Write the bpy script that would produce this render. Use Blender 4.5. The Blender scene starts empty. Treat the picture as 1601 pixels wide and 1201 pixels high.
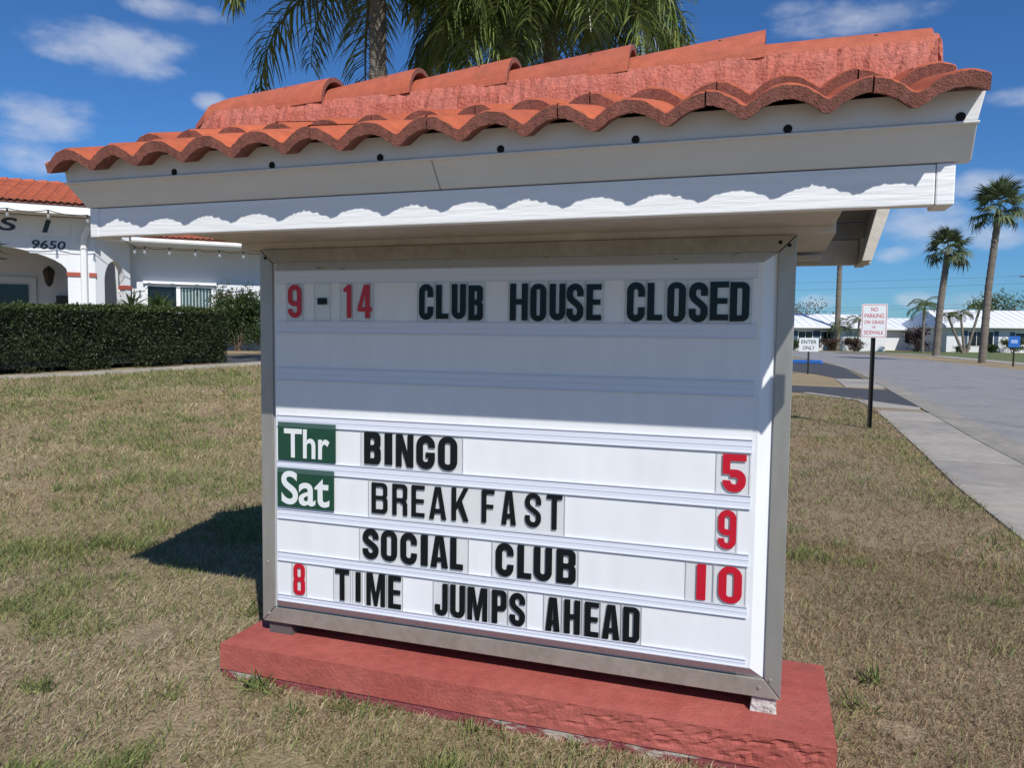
import bpy, bmesh, math, random
import numpy as np
from mathutils import Matrix, Vector
random.seed(7); rng = np.random.default_rng(7)
scn = bpy.context.scene; COL = scn.collection
PI = math.pi; R_ = math.radians

# ------------------------------------------------------------------ camera
cd = bpy.data.cameras.new('camera'); cam = bpy.data.objects.new('camera', cd); COL.objects.link(cam)
yaw, pit, rol = .3249, -.0646, .0124
Fv = Vector((-math.sin(yaw)*math.cos(pit), math.cos(yaw)*math.cos(pit), math.sin(pit)))
Rv = Vector((math.cos(yaw), math.sin(yaw), 0)); Uv = Rv.cross(Fv)
c_, s_ = math.cos(rol), math.sin(rol); Rr = Rv*c_+Uv*s_; Ur = Uv*c_-Rv*s_
M = Matrix.Identity(4)
for i in range(3): M[i][0], M[i][1], M[i][2] = Rr[i], Ur[i], -Fv[i]
M.translation = (.847, -2.349, 1.255); cam.matrix_world = M
cd.sensor_width = 36; cd.lens = 26.69; cd.clip_start = .05; cd.clip_end = 3000
scn.camera = cam

# ------------------------------------------------------------------ sky and sun
SUN = Vector((.655, -.805, 1.0)).normalized()      # direction towards the sun
w = bpy.data.worlds.new('World'); scn.world = w; w.use_nodes = True
nt = w.node_tree; N = nt.nodes; N.clear()
def wn(t, **k):
    n = N.new(t)
    for a, b in k.items(): setattr(n, a, b)
    return n
def wm(op, a, b=None, c=None):
    n = wn('ShaderNodeMath', operation=op)
    for i, v in enumerate((a, b, c)):
        if v is None: continue
        if isinstance(v, (int, float)): n.inputs[i].default_value = v
        else: nt.links.new(v, n.inputs[i])
    return n.outputs[0]
sky = wn('ShaderNodeTexSky', sky_type='NISHITA'); sky.sun_disc = False
sky.sun_elevation = math.asin(SUN.z); sky.sun_rotation = math.atan2(SUN.x, SUN.y)
sky.air_density = 1.0; sky.dust_density = .25; sky.ozone_density = 3.0; sky.altitude = 0
tc = wn('ShaderNodeTexCoord'); sp = wn('ShaderNodeSeparateXYZ'); nt.links.new(tc.outputs['Generated'], sp.inputs[0])
az = wm('ARCTAN2', sp.outputs[0], sp.outputs[1]); el = wm('ARCSINE', sp.outputs[2])
# cumulus puffs: azimuth, elevation, half sizes (degrees), strength; around the whole sky
puffs = [(-45.9,17.8,4.6,1.7,1),(-48,17.3,2.4,1.1,.8),(-43,18.4,2.0,.8,.7),(-49.9,13.1,3.2,1.5,1),(-50.9,12.2,2.3,1.1,.9),(-50.3,10.7,2.7,1.2,.8),(-42.6,20.6,3.6,.8,.9),(-40.2,15.4,1.1,.6,.7),(-42.7,17,1.4,.5,.6),(-8.6,20.2,1.7,1,1),(4.5,20.7,5.2,1.1,.8),(.9,21.6,2.3,.6,.7),
 (12.9,9.9,2.4,.9,.9),(9.7,7.4,3.2,1.7,1),(8.1,5.7,1.5,.7,.9),(13.6,6.5,1.9,.8,.8),(9.5,2.7,1.8,.6,.9),(12.4,2.6,2.3,.7,.9),(3,2.6,1.8,.6,.8),(14.1,14.8,1.5,.6,.5),(-30,3,6,1.2,.8),(-20,32,8,3,.9),(-60,25,6,3,.9),(20,14,5,2,.9)]
rp = random.Random(3)
for a in range(26, 300, 11): puffs.append((a+rp.uniform(-6,6), rp.uniform(4,55), rp.uniform(5,11), rp.uniform(2,5), rp.uniform(.7,1)))  # unseen puffs out of view, added large and many to whiten the ambient light
mx = None
for (a, e, sa, se, st) in puffs:
    a = (a+180) % 360-180
    q1 = wm('MULTIPLY', wm('SUBTRACT', az, R_(a)), 1/R_(sa)); q2 = wm('MULTIPLY', wm('SUBTRACT', el, R_(e)), 1/R_(se))
    v = wm('MULTIPLY', wm('SUBTRACT', 1.0, wm('ADD', wm('MULTIPLY', q1, q1), wm('MULTIPLY', q2, q2))), st)
    mx = v if mx is None else wm('MAXIMUM', mx, v)
ns = wn('ShaderNodeTexNoise'); ns.inputs['Scale'].default_value = 17; ns.inputs['Detail'].default_value = 9; ns.inputs['Roughness'].default_value = .58
mp = wn('ShaderNodeMapping'); mp.inputs['Scale'].default_value = (1, 1, 2.2); nt.links.new(tc.outputs['Generated'], mp.inputs[0]); nt.links.new(mp.outputs[0], ns.inputs[0])
den = wm('ADD', wm('MULTIPLY', mx, .75), wm('MULTIPLY', wm('SUBTRACT', ns.outputs[0], .52), 2.3))
den = wm('MAXIMUM', den, -1)
mr = wn('ShaderNodeMapRange'); mr.interpolation_type = 'SMOOTHSTEP'
nt.links.new(den, mr.inputs[0]); mr.inputs[1].default_value = -.22; mr.inputs[2].default_value = 1.15; mr.inputs[3].default_value = 0; mr.inputs[4].default_value = .62
gate = wn('ShaderNodeMapRange'); nt.links.new(mx, gate.inputs[0]); gate.inputs[1].default_value = -.9; gate.inputs[2].default_value = .1
cf = wm('MULTIPLY', mr.outputs[0], gate.outputs[0])
hsv = wn('ShaderNodeHueSaturation'); hsv.inputs['Saturation'].default_value = 1.0; nt.links.new(sky.outputs[0], hsv.inputs['Color'])
tn = wn('ShaderNodeMixRGB'); tn.blend_type = 'MULTIPLY'; tn.inputs[0].default_value = 1; tn.inputs[2].default_value = (.32, .61, .95, 1); nt.links.new(hsv.outputs[0], tn.inputs[1])
mix = wn('ShaderNodeMixRGB'); nt.links.new(cf, mix.inputs[0]); nt.links.new(tn.outputs[0], mix.inputs[1]); mix.inputs[2].default_value = (6.2, 6.6, 7.5, 1)
bg = wn('ShaderNodeBackground'); bg.inputs[1].default_value = .096; nt.links.new(mix.outputs[0], bg.inputs[0])
wo = wn('ShaderNodeOutputWorld'); nt.links.new(bg.outputs[0], wo.inputs[0])
sl = bpy.data.lights.new('sun', 'SUN'); sl.energy = 4.2; sl.angle = R_(.53); sl.color = (1, .965, .915)
so = bpy.data.objects.new('sun', sl); COL.objects.link(so); so.rotation_euler = SUN.to_track_quat('Z', 'Y').to_euler(); so.location = (0, 0, 30)
scn.view_settings.view_transform = 'Standard'; scn.view_settings.look = 'None'; scn.view_settings.exposure = .13; scn.view_settings.gamma = 1
scn.view_settings.use_curve_mapping = False
scn.cycles.transparent_max_bounces = 16

# ------------------------------------------------------------------ materials
MATS = {}
def mat(name, col, rough=.6, var=0, vscale=4, col2=None, bump=0, bscale=30, metal=0, spec=.5, thr=(.35,.65), attr=None, stretch=None, detail=6, sub=0):
    if name in MATS: return MATS[name]
    m = bpy.data.materials.new(name); m.use_nodes = True; t = m.node_tree; b = t.nodes['Principled BSDF']
    b.inputs['Roughness'].default_value = rough; b.inputs['Metallic'].default_value = metal; b.inputs['Specular IOR Level'].default_value = spec
    b.inputs['Base Color'].default_value = (*col, 1)
    g = t.nodes.new('ShaderNodeNewGeometry'); pos = g.outputs['Position']
    if stretch:
        mp = t.nodes.new('ShaderNodeMapping'); mp.inputs['Scale'].default_value = stretch; t.links.new(pos, mp.inputs[0]); pos = mp.outputs[0]
    src = None
    if attr:
        a = t.nodes.new('ShaderNodeAttribute'); a.attribute_name = attr; src = a.outputs['Color']
    if col2 is not None:
        n = t.nodes.new('ShaderNodeTexNoise'); n.inputs['Scale'].default_value = vscale; n.inputs['Detail'].default_value = detail; n.inputs['Roughness'].default_value = .6
        t.links.new(pos, n.inputs[0])
        r = t.nodes.new('ShaderNodeMapRange'); t.links.new(n.outputs[0], r.inputs[0]); r.inputs[1].default_value = thr[0]; r.inputs[2].default_value = thr[1]
        x = t.nodes.new('ShaderNodeMixRGB'); t.links.new(r.outputs[0], x.inputs[0]); x.inputs[1].default_value = (*col, 1); x.inputs[2].default_value = (*col2, 1); src = x.outputs[0]
    if var:
        n = t.nodes.new('ShaderNodeTexNoise'); n.inputs['Scale'].default_value = vscale*5.3; n.inputs['Detail'].default_value = 5; t.links.new(pos, n.inputs[0])
        r = t.nodes.new('ShaderNodeMapRange'); t.links.new(n.outputs[0], r.inputs[0]); r.inputs[1].default_value = .25; r.inputs[2].default_value = .75; r.inputs[3].default_value = 1-var; r.inputs[4].default_value = 1+var
        x = t.nodes.new('ShaderNodeMixRGB'); x.blend_type = 'MULTIPLY'; x.inputs[0].default_value = 1
        if src: t.links.new(src, x.inputs[1])
        else: x.inputs[1].default_value = (*col, 1)
        t.links.new(r.outputs[0], x.inputs[2]); src = x.outputs[0]
    if src: t.links.new(src, b.inputs['Base Color'])
    if bump:
        n = t.nodes.new('ShaderNodeTexNoise'); n.inputs['Scale'].default_value = bscale; n.inputs['Detail'].default_value = 6; t.links.new(pos, n.inputs[0])
        u = t.nodes.new('ShaderNodeBump'); u.inputs['Strength'].default_value = bump; u.inputs['Distance'].default_value = 1.0/bscale; t.links.new(n.outputs[0], u.inputs['Height']); t.links.new(u.outputs[0], b.inputs['Normal'])
    MATS[name] = m; return m
def glassy(name, tint, fac, rough=.05, dif=(.8,.8,.85), dfac=.08):
    m = bpy.data.materials.new(name); m.use_nodes = True; t = m.node_tree; t.nodes.clear()
    o = t.nodes.new('ShaderNodeOutputMaterial'); tr = t.nodes.new('ShaderNodeBsdfTransparent'); tr.inputs[0].default_value = (*tint, 1)
    gl = t.nodes.new('ShaderNodeBsdfGlossy'); gl.inputs['Roughness'].default_value = rough; df = t.nodes.new('ShaderNodeBsdfDiffuse'); df.inputs[0].default_value = (*dif, 1)
    a = t.nodes.new('ShaderNodeMixShader'); a.inputs[0].default_value = dfac; b = t.nodes.new('ShaderNodeMixShader'); b.inputs[0].default_value = fac
    t.links.new(tr.outputs[0], a.inputs[1]); t.links.new(df.outputs[0], a.inputs[2]); t.links.new(a.outputs[0], b.inputs[1]); t.links.new(gl.outputs[0], b.inputs[2]); t.links.new(b.outputs[0], o.inputs[0])
    MATS[name] = m; return m
def leafmat(name, attr='Col', rough=.5, trans=.25):
    m = bpy.data.materials.new(name); m.use_nodes = True; t = m.node_tree; b = t.nodes['Principled BSDF']; b.inputs['Roughness'].default_value = rough; b.inputs['Specular IOR Level'].default_value = .4
    a = t.nodes.new('ShaderNodeAttribute'); a.attribute_name = attr; t.links.new(a.outputs['Color'], b.inputs['Base Color'])
    tr = t.nodes.new('ShaderNodeBsdfTranslucent'); t.links.new(a.outputs['Color'], tr.inputs[0])
    x = t.nodes.new('ShaderNodeMixShader'); x.inputs[0].default_value = trans; t.links.new(b.outputs[0], x.inputs[1]); t.links.new(tr.outputs[0], x.inputs[2]); t.links.new(x.outputs[0], t.nodes['Material Output'].inputs[0])
    MATS[name] = m; return m

m_tile = mat('terracotta_paint', (.50,.125,.050), .55, var=.14, vscale=5, col2=(.42,.105,.05), bump=.25, bscale=220, spec=.3)
def each(m, amt, mil=None):      # tone of each single piece, and mildew specks
    t = m.node_tree; b = t.nodes['Principled BSDF']; src = b.inputs['Base Color'].links[0].from_socket; oi = t.nodes.new('ShaderNodeObjectInfo'); r = t.nodes.new('ShaderNodeMapRange'); r.inputs[3].default_value = 1-amt; r.inputs[4].default_value = 1+amt; t.links.new(oi.outputs['Random'], r.inputs[0])
    x = t.nodes.new('ShaderNodeMixRGB'); x.blend_type = 'MULTIPLY'; x.inputs[0].default_value = 1; t.links.new(src, x.inputs[1]); t.links.new(r.outputs[0], x.inputs[2]); out = x.outputs[0]
    if mil:
        g = t.nodes.new('ShaderNodeNewGeometry'); n = t.nodes.new('ShaderNodeTexNoise'); n.inputs['Scale'].default_value = mil; n.inputs['Detail'].default_value = 8; n.inputs['Roughness'].default_value = .7; t.links.new(g.outputs['Position'], n.inputs[0]); q = t.nodes.new('ShaderNodeMapRange'); t.links.new(n.outputs[0], q.inputs[0]); q.inputs[1].default_value = .56; q.inputs[2].default_value = .74; q.inputs[3].default_value = 0; q.inputs[4].default_value = .5
        y = t.nodes.new('ShaderNodeMixRGB'); t.links.new(q.outputs[0], y.inputs[0]); t.links.new(out, y.inputs[1]); y.inputs[2].default_value = (.16,.065,.045,1); out = y.outputs[0]
    t.links.new(out, b.inputs['Base Color'])
each(m_tile, .10, 16)
m_lip = mat('raw_tile_edge', (.27,.092,.062), .85, var=.3, vscale=22, col2=(.20,.075,.055), bump=.7, bscale=260)
m_ridge = mat('ridge_terracotta', (.47,.125,.064), .6, var=.14, vscale=6, col2=(.42,.115,.068), bump=.3, bscale=160, spec=.3)
m_mortar = mat('red_mortar', (.48,.130,.082), .8, var=.24, vscale=14, col2=(.47,.150,.108), bump=.75, bscale=120)
m_board = mat('white_board_paint', (.80,.80,.79), .5, var=.05, vscale=6, bump=.18, bscale=60, stretch=(.12,1,1.6))
m_crown = mat('cream_board_paint', (.70,.70,.68), .5, var=.05, vscale=3, bump=.08, bscale=60, stretch=(.15,1,1.4))
m_soffit = mat('soffit_paint', (.62,.58,.52), .65, var=.10, vscale=3, col2=(.50,.46,.40), bump=.12, bscale=50)
m_dark = mat('black_hole', (.008,.008,.008), .9)
m_red = mat('red_plinth_paint', (.355,.082,.064), .75, var=.13, vscale=4.5, col2=(.425,.115,.090), bump=.35, bscale=90, spec=.3)
m_skirt = mat('worn_skirt_paint', (.24,.055,.062), .75, col2=(.42,.36,.31), vscale=9, thr=(.56,.60), bump=.5, bscale=60, stretch=(.5,1,1.6), var=.12)
m_alu = mat('weathered_aluminium', (.42,.41,.385), .42, metal=.55, var=.08, vscale=5, col2=(.36,.345,.31), bump=.08, bscale=90, stretch=(1,1,.25))
m_alud = mat('aluminium_in_grime', (.40,.375,.325), .5, metal=.45, var=.12, vscale=6, col2=(.33,.30,.25), bump=.1, bscale=80)
m_face = mat('white_face_plastic', (.80,.815,.83), .28, var=.035, vscale=1.6, col2=(.75,.765,.765), thr=(.4,.8), stretch=(2.2,1,.5), spec=.45)
m_grime = mat('grimy_plastic', (.62,.62,.61), .5, col2=(.18,.15,.12), vscale=34, thr=(.62,.72), var=.08, stretch=(.45,1,1))
m_track = mat('track_plastic', (.70,.73,.81), .25, spec=.5)
m_trackline = mat('track_lip_plastic', (.66,.68,.77), .2)
m_clear = glassy('clear_plastic', (.98,.982,.98), .025, .06, (.8,.8,.8), .035)
m_edge = glassy('clear_plastic_edge', (.78,.78,.78), .06, .2, (.75,.75,.77), .45)
m_black = mat('black_letter_vinyl', (.004,.005,.008), .14, spec=.25)
m_blackm = mat('matt_black_letter', (.006,.008,.010), .36, spec=.3)
m_crim = mat('red_letter_vinyl', (.52,.008,.028), .25, spec=.5)
m_green = mat('green_panel', (.010,.060,.036), .3, var=.08, vscale=8)
m_white = mat('white_letter', (.74,.77,.77), .4)
m_conc = mat('concrete', (.40,.36,.30), .85, var=.14, vscale=1.6, col2=(.33,.30,.26), bump=.3, bscale=70)
m_conc2 = mat('stained_concrete', (.36,.32,.265), .85, var=.16, vscale=.7, col2=(.27,.25,.225), bump=.3, bscale=70)
m_gutter = mat('gutter_concrete', (.33,.295,.24), .85, var=.18, vscale=1.1, col2=(.24,.22,.19), bump=.3, bscale=60)
m_road = mat('road_asphalt', (.285,.270,.262), .85, var=.12, vscale=1.3, col2=(.235,.226,.222), bump=.35, bscale=120)
def crack(m, scale, width, dark, st=(1,1,1)):
    t = m.node_tree; b = t.nodes['Principled BSDF']; src = b.inputs['Base Color'].links[0].from_socket; g = t.nodes.new('ShaderNodeNewGeometry'); nz = t.nodes.new('ShaderNodeTexNoise'); nz.inputs['Scale'].default_value = 2.2; nz.inputs['Detail'].default_value = 6
    t.links.new(g.outputs['Position'], nz.inputs[0]); mp = t.nodes.new('ShaderNodeMapping'); mp.inputs['Scale'].default_value = st; add = t.nodes.new('ShaderNodeMixRGB'); add.blend_type = 'ADD'; add.inputs[0].default_value = .5
    t.links.new(g.outputs['Position'], mp.inputs[0]); t.links.new(mp.outputs[0], add.inputs[1]); t.links.new(nz.outputs['Color'], add.inputs[2])
    v = t.nodes.new('ShaderNodeTexVoronoi'); v.feature = 'DISTANCE_TO_EDGE'; v.inputs['Scale'].default_value = scale; t.links.new(add.outputs[0], v.inputs[0])
    r = t.nodes.new('ShaderNodeMapRange'); t.links.new(v.outputs['Distance'], r.inputs[0]); r.inputs[1].default_value = 0; r.inputs[2].default_value = width; r.inputs[3].default_value = dark; r.inputs[4].default_value = 1
    x = t.nodes.new('ShaderNodeMixRGB'); x.blend_type = 'MULTIPLY'; x.inputs[0].default_value = 1; t.links.new(src, x.inputs[1]); t.links.new(r.outputs[0], x.inputs[2]); t.links.new(x.outputs[0], b.inputs['Base Color'])
each(m_ridge, .06, 11); each(m_red, 0, 7)
crack(m_road, .22, .010, .72, (1,.6,1)); crack(m_conc, .5, .006, .7); crack(m_conc2, .4, .006, .7)
m_tar = mat('black_asphalt', (.052,.054,.058), .8, var=.18, vscale=2, col2=(.07,.07,.072), bump=.4, bscale=110)
m_stucco = mat('white_stucco', (.70,.715,.735), .8, var=.03, vscale=2, bump=.25, bscale=60)
m_band = mat('terracotta_band', (.36,.075,.05), .7)
m_trim = mat('white_trim', (.80,.80,.79), .5)
m_int = mat('porch_wall', (.55,.57,.60), .8)
m_glass = mat('window_glass', (.012,.018,.022), .05, spec=.35)
m_blind = mat('window_blind', (.42,.47,.45), .5)
m_shut = mat('blue_shutter', (.045,.075,.12), .6)
m_roofw = mat('white_metal_roof', (.80,.81,.83), .45, var=.03, vscale=1)
m_housew = mat('house_stucco', (.66,.67,.67), .8, var=.03, vscale=1)
m_navy = mat('navy_letter', (.012,.018,.030), .4)
m_bark = mat('palm_bark', (.23,.195,.155), .9, var=.25, vscale=2, col2=(.15,.125,.10), bump=.8, bscale=14, stretch=(1,1,3))
m_twig = mat('shrub_wood', (.12,.09,.065), .9, var=.2, vscale=6)
m_pole = mat('brown_steel_post', (.035,.028,.022), .45, metal=.3)
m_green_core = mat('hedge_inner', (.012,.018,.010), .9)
m_blue = mat('blue_paint', (.03,.16,.52), .5)
m_signred = mat('sign_red_print', (.55,.03,.04), .5)
m_leaf = leafmat('leaf'); m_grass = leafmat('grass_blade', rough=.65, trans=.2); m_palm = leafmat('palm_leaf', rough=.32, trans=.25)

# ------------------------------------------------------------------ helpers
XF = {}
def tag(o, label=None, cat=None, group=None, kind=None):
    if label: o['label'] = label
    if cat: o['category'] = cat
    if group: o['group'] = group
    if kind: o['kind'] = kind
    return o
def thing(name, label, cat, loc=(0,0,0), rz=0, group=None):
    o = bpy.data.objects.new(name, None); COL.objects.link(o); o.location = loc; o.rotation_euler = (0,0,rz); o.empty_display_size = .1
    XF[o] = Matrix.Translation(loc) @ Matrix.Rotation(rz, 4, 'Z')
    return tag(o, label, cat, group)
def link(name, me, parent=None, loc=None):
    o = bpy.data.objects.new(name, me); COL.objects.link(o)
    if parent is not None: o.parent = parent; XF[o] = XF[parent]
    else: XF[o] = Matrix.Identity(4)
    if loc is not None: o.location = loc
    return o
class MB:
    def __init__(s): s.v = []; s.f = []; s.m = []
    def poly(s, pts, mi=0):
        i = len(s.v); s.v += [tuple(p) for p in pts]; s.f.append(list(range(i, i+len(pts)))); s.m.append(mi)
    def hexa(s, a, b, mi=0):                  # two quads (bottom a, top b), same winding
        i = len(s.v); s.v += [tuple(p) for p in a]+[tuple(p) for p in b]
        for q in ((3,2,1,0),(4,5,6,7),(0,1,5,4),(1,2,6,5),(2,3,7,6),(3,0,4,7)): s.f.append([i+k for k in q]); s.m.append(mi)
        return s
    def box(s, x0, x1, y0, y1, z0, z1, mi=0):
        return s.hexa([(x0,y0,z0),(x1,y0,z0),(x1,y1,z0),(x0,y1,z0)], [(x0,y0,z1),(x1,y0,z1),(x1,y1,z1),(x0,y1,z1)], mi)
    def prism(s, pts, y0, y1, mi=0):          # polygon in xz extruded along y
        n = len(pts); i = len(s.v); s.v += [(x,y0,z) for x,z in pts]+[(x,y1,z) for x,z in pts]
        s.f.append(list(range(i,i+n))); s.f.append(list(range(i+2*n-1,i+n-1,-1))); s.m += [mi,mi]
        for k in range(n): s.f.append([i+k,i+n+k,i+n+(k+1)%n,i+(k+1)%n]); s.m.append(mi)
        return s
    def tube(s, pts, r, seg=8, mi=0, cap=True):
        rs = r if hasattr(r, '__len__') else [r]*len(pts); rings = []
        for k, p in enumerate(pts):
            p = Vector(p); a = Vector(pts[max(k-1,0)]); b = Vector(pts[min(k+1,len(pts)-1)]); d = (b-a).normalized()
            u = d.cross(Vector((0,0,1)) if abs(d.z) < .9 else Vector((1,0,0))).normalized(); v = d.cross(u)
            i = len(s.v); rings.append(i)
            for j in range(seg): t = 2*PI*j/seg; s.v.append(tuple(p+(u*math.cos(t)+v*math.sin(t))*rs[k]))
        for a, b in zip(rings, rings[1:]):
            for j in range(seg): s.f.append([a+j,a+(j+1)%seg,b+(j+1)%seg,b+j]); s.m.append(mi)
        if cap: s.f.append([rings[0]+j for j in range(seg)][::-1]); s.f.append([rings[-1]+j for j in range(seg)]); s.m += [mi,mi]
        return s
    def build(s, name, mats, parent=None, smooth=False, world=True, bevel=0):
        me = bpy.data.meshes.new(name); vs = s.v
        if parent is not None and world:
            inv = XF[parent].inverted(); vs = [tuple(inv @ Vector(v)) for v in s.v]
        me.from_pydata(vs, [], s.f)
        for m in (mats if isinstance(mats, (list, tuple)) else [mats]): me.materials.append(m)
        if any(s.m): me.polygons.foreach_set('material_index', s.m)
        b = bmesh.new(); b.from_mesh(me)
        if bevel:
            bmesh.ops.remove_doubles(b, verts=b.verts, dist=1e-5)
            bmesh.ops.bevel(b, geom=[e for e in b.edges if e.is_manifold and e.calc_face_angle(0) > .5], offset=bevel, segments=2, affect='EDGES', profile=.6)
        bmesh.ops.recalc_face_normals(b, faces=b.faces); b.to_mesh(me); b.free()
        if smooth: me.polygons.foreach_set('use_smooth', [True]*len(me.polygons))
        return link(name, me, parent)
def fast(name, V, Fc, m, parent=None, cols=None, smooth=False):
    """V (n,3), Fc (m,k) uniform faces, cols (n,3) per-vertex colours"""
    me = bpy.data.meshes.new(name); n, k = Fc.shape
    me.vertices.add(len(V)); me.vertices.foreach_set('co', np.asarray(V, np.float32).ravel())
    me.loops.add(n*k); me.loops.foreach_set('vertex_index', Fc.astype(np.int32).ravel())
    me.polygons.add(n); me.polygons.foreach_set('loop_start', np.arange(0, n*k, k, dtype=np.int32)); me.polygons.foreach_set('loop_total', np.full(n, k, np.int32))
    if smooth: me.polygons.foreach_set('use_smooth', np.ones(n, bool))
    me.update(calc_edges=True); me.materials.append(m)
    if cols is not None:
        a = me.color_attributes.new('Col', 'FLOAT_COLOR', 'POINT'); a.data.foreach_set('color', np.concatenate([cols, np.ones((len(cols),1))], 1).astype(np.float32).ravel())
    return link(name, me, parent)
def unit(v): return v/np.maximum(np.linalg.norm(v, axis=-1, keepdims=True), 1e-9)
def leaves(name, P, D, L, Wd, m, parent, cols, normal=None):
    """rhombic leaves: base P, direction D, length L, width Wd (arrays)"""
    n = len(P); D = unit(D); r = unit(rng.normal(size=(n,3))) if normal is None else normal; S = unit(np.cross(D, r)); Nn = np.cross(S, D)
    L = L[:,None]; Wd = Wd[:,None]
    V = np.stack([P, P+D*L*.45+S*Wd*.5+Nn*L*.06, P+D*L, P+D*L*.45-S*Wd*.5+Nn*L*.06], 1).reshape(-1,3)
    i = np.arange(n)[:,None]*4; Fc = np.concatenate([i+np.array([[0,1,2]]), i+np.array([[0,2,3]])], 0)
    return fast(name, V, Fc, m, parent, np.repeat(cols, 4, 0))
def vnoise(x, y, seed=0):
    xi, yi = np.floor(x).astype(int), np.floor(y).astype(int); fx, fy = x-xi, y-yi; fx = fx*fx*(3-2*fx); fy = fy*fy*(3-2*fy)
    def h(a, b):
        t = np.sin(a*127.1+b*311.7+seed*74.7)*43758.5453; return t-np.floor(t)
    return (h(xi,yi)*(1-fx)+h(xi+1,yi)*fx)*(1-fy)+(h(xi,yi+1)*(1-fx)+h(xi+1,yi+1)*fx)*fy
def ghei(x, y):
    s = -.6*np.asarray(x, float)+.8*np.asarray(y, float)
    z = np.interp(s, [.2,1,2,4,7,12.3,14.2,16,400], [0,.012,.045,.11,.22,.46,.61,.65,.65])
    f = np.clip((1.0-np.asarray(x, float))/3.5, 0, 1); f = f*f*(3-2*f)
    return z*f
# outlines (filled 2D curves) collected first and meshed in one go
PENDING = []
def fill(pieces, depth):
    cu = bpy.data.curves.new('outline', 'CURVE'); cu.dimensions = '2D'; cu.fill_mode = 'BOTH'; cu.extrude = depth/2
    for p in pieces:
        sp = cu.splines.new('POLY'); sp.points.add(len(p)-1); sp.use_cyclic_u = True
        for q, (x, y) in zip(sp.points, p): q.co = (x, y, 0, 1)
    o = bpy.data.objects.new('outline', cu); COL.objects.link(o); return o
def text(body, size, depth, shear=0, offset=0, align='CENTER', space=1):
    cu = bpy.data.curves.new('print', 'FONT'); cu.body = body; cu.size = size; cu.extrude = depth/2; cu.shear = shear; cu.offset = offset; cu.align_x = align; cu.align_y = 'CENTER'; cu.space_character = space
    o = bpy.data.objects.new('print', cu); COL.objects.link(o); return o
def later(tmp, name, m, parent, fn): PENDING.append((tmp, name, m, parent, fn))
def flush():
    bpy.context.view_layer.update(); dg = bpy.context.evaluated_depsgraph_get(); made = []
    for tmp, name, m, parent, fn in PENDING:
        me = bpy.data.meshes.new_from_object(tmp.evaluated_get(dg)); made.append((tmp, name, me, m, parent, fn))
    for tmp, name, me, m, parent, fn in made:
        me.name = name; me.materials.clear(); me.materials.append(m)
        co = np.empty(len(me.vertices)*3); me.vertices.foreach_get('co', co); co = fn(co.reshape(-1,3)); me.vertices.foreach_set('co', co.ravel()); me.update()
        o = link(name, me, parent)
        cu = tmp.data; bpy.data.objects.remove(tmp); bpy.data.curves.remove(cu)
    PENDING.clear()

# ------------------------------------------------------------------ ground, street, pavement
def spaced(a, b, c, n, p=2.2):
    t = np.linspace(-1, 1, n); s = np.sign(t)*np.abs(t)**p
    return np.where(s < 0, c+s*(c-a), c+s*(b-c))
gx = np.unique(np.concatenate([spaced(-260, 260, -1, 150), np.linspace(-14, 4, 73)])); gy = np.unique(np.concatenate([spaced(-120, 420, 2, 150), np.linspace(-4, 22, 80)]))
X, Y = np.meshgrid(gx, gy); Z = ghei(X, Y)
V = np.stack([X, Y, Z], -1).reshape(-1,3); nx, ny = len(gx), len(gy)
ii = (np.arange(ny-1)[:,None]*nx+np.arange(nx-1)[None,:]).ravel()
def ground_mat():
    m = bpy.data.materials.new('lawn_soil'); m.use_nodes = True; t = m.node_tree; b = t.nodes['Principled BSDF']; b.inputs['Roughness'].default_value = .95; b.inputs['Specular IOR Level'].default_value = .1
    g = t.nodes.new('ShaderNodeNewGeometry')
    def nz(sc, d=6, ro=.6):
        n = t.nodes.new('ShaderNodeTexNoise'); n.inputs['Scale'].default_value = sc; n.inputs['Detail'].default_value = d; n.inputs['Roughness'].default_value = ro; t.links.new(g.outputs['Position'], n.inputs[0]); return n.outputs[0]
    def rm(s, a, c, lo=0, hi=1):
        r = t.nodes.new('ShaderNodeMapRange'); t.links.new(s, r.inputs[0]); r.inputs[1].default_value = a; r.inputs[2].default_value = c; r.inputs[3].default_value = lo; r.inputs[4].default_value = hi; return r.outputs[0]
    def mx(f, a, c, bl='MIX'):
        x = t.nodes.new('ShaderNodeMixRGB'); x.blend_type = bl
        for k, v in enumerate((f, a, c)):
            if isinstance(v, (int, float)): x.inputs[k].default_value = v
            elif isinstance(v, tuple): x.inputs[k].default_value = (*v, 1)
            else: t.links.new(v, x.inputs[k])
        return x.outputs[0]
    c = mx(rm(nz(26), .35, .65), (.26,.195,.122), (.40,.31,.20))
    c = mx(rm(nz(.55, 5), .48, .72), c, mx(rm(nz(20), .4, .6), (.20,.20,.08), (.31,.27,.13)))
    c = mx(1.0, c, rm(nz(90, 3), .3, .7, .7, 1.3), 'MULTIPLY')
    t.links.new(c, b.inputs['Base Color'])
    u = t.nodes.new('ShaderNodeBump'); u.inputs['Strength'].default_value = .9; u.inputs['Distance'].default_value = .02; t.links.new(nz(60), u.inputs['Height']); t.links.new(u.outputs[0], b.inputs['Normal'])
    return m
g = fast('ground', V, np.stack([ii, ii+1, ii+1+nx, ii+nx], 1), ground_mat(), smooth=True); tag(g, 'dry tan lawn ground spreading around the sign', kind='structure')

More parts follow.
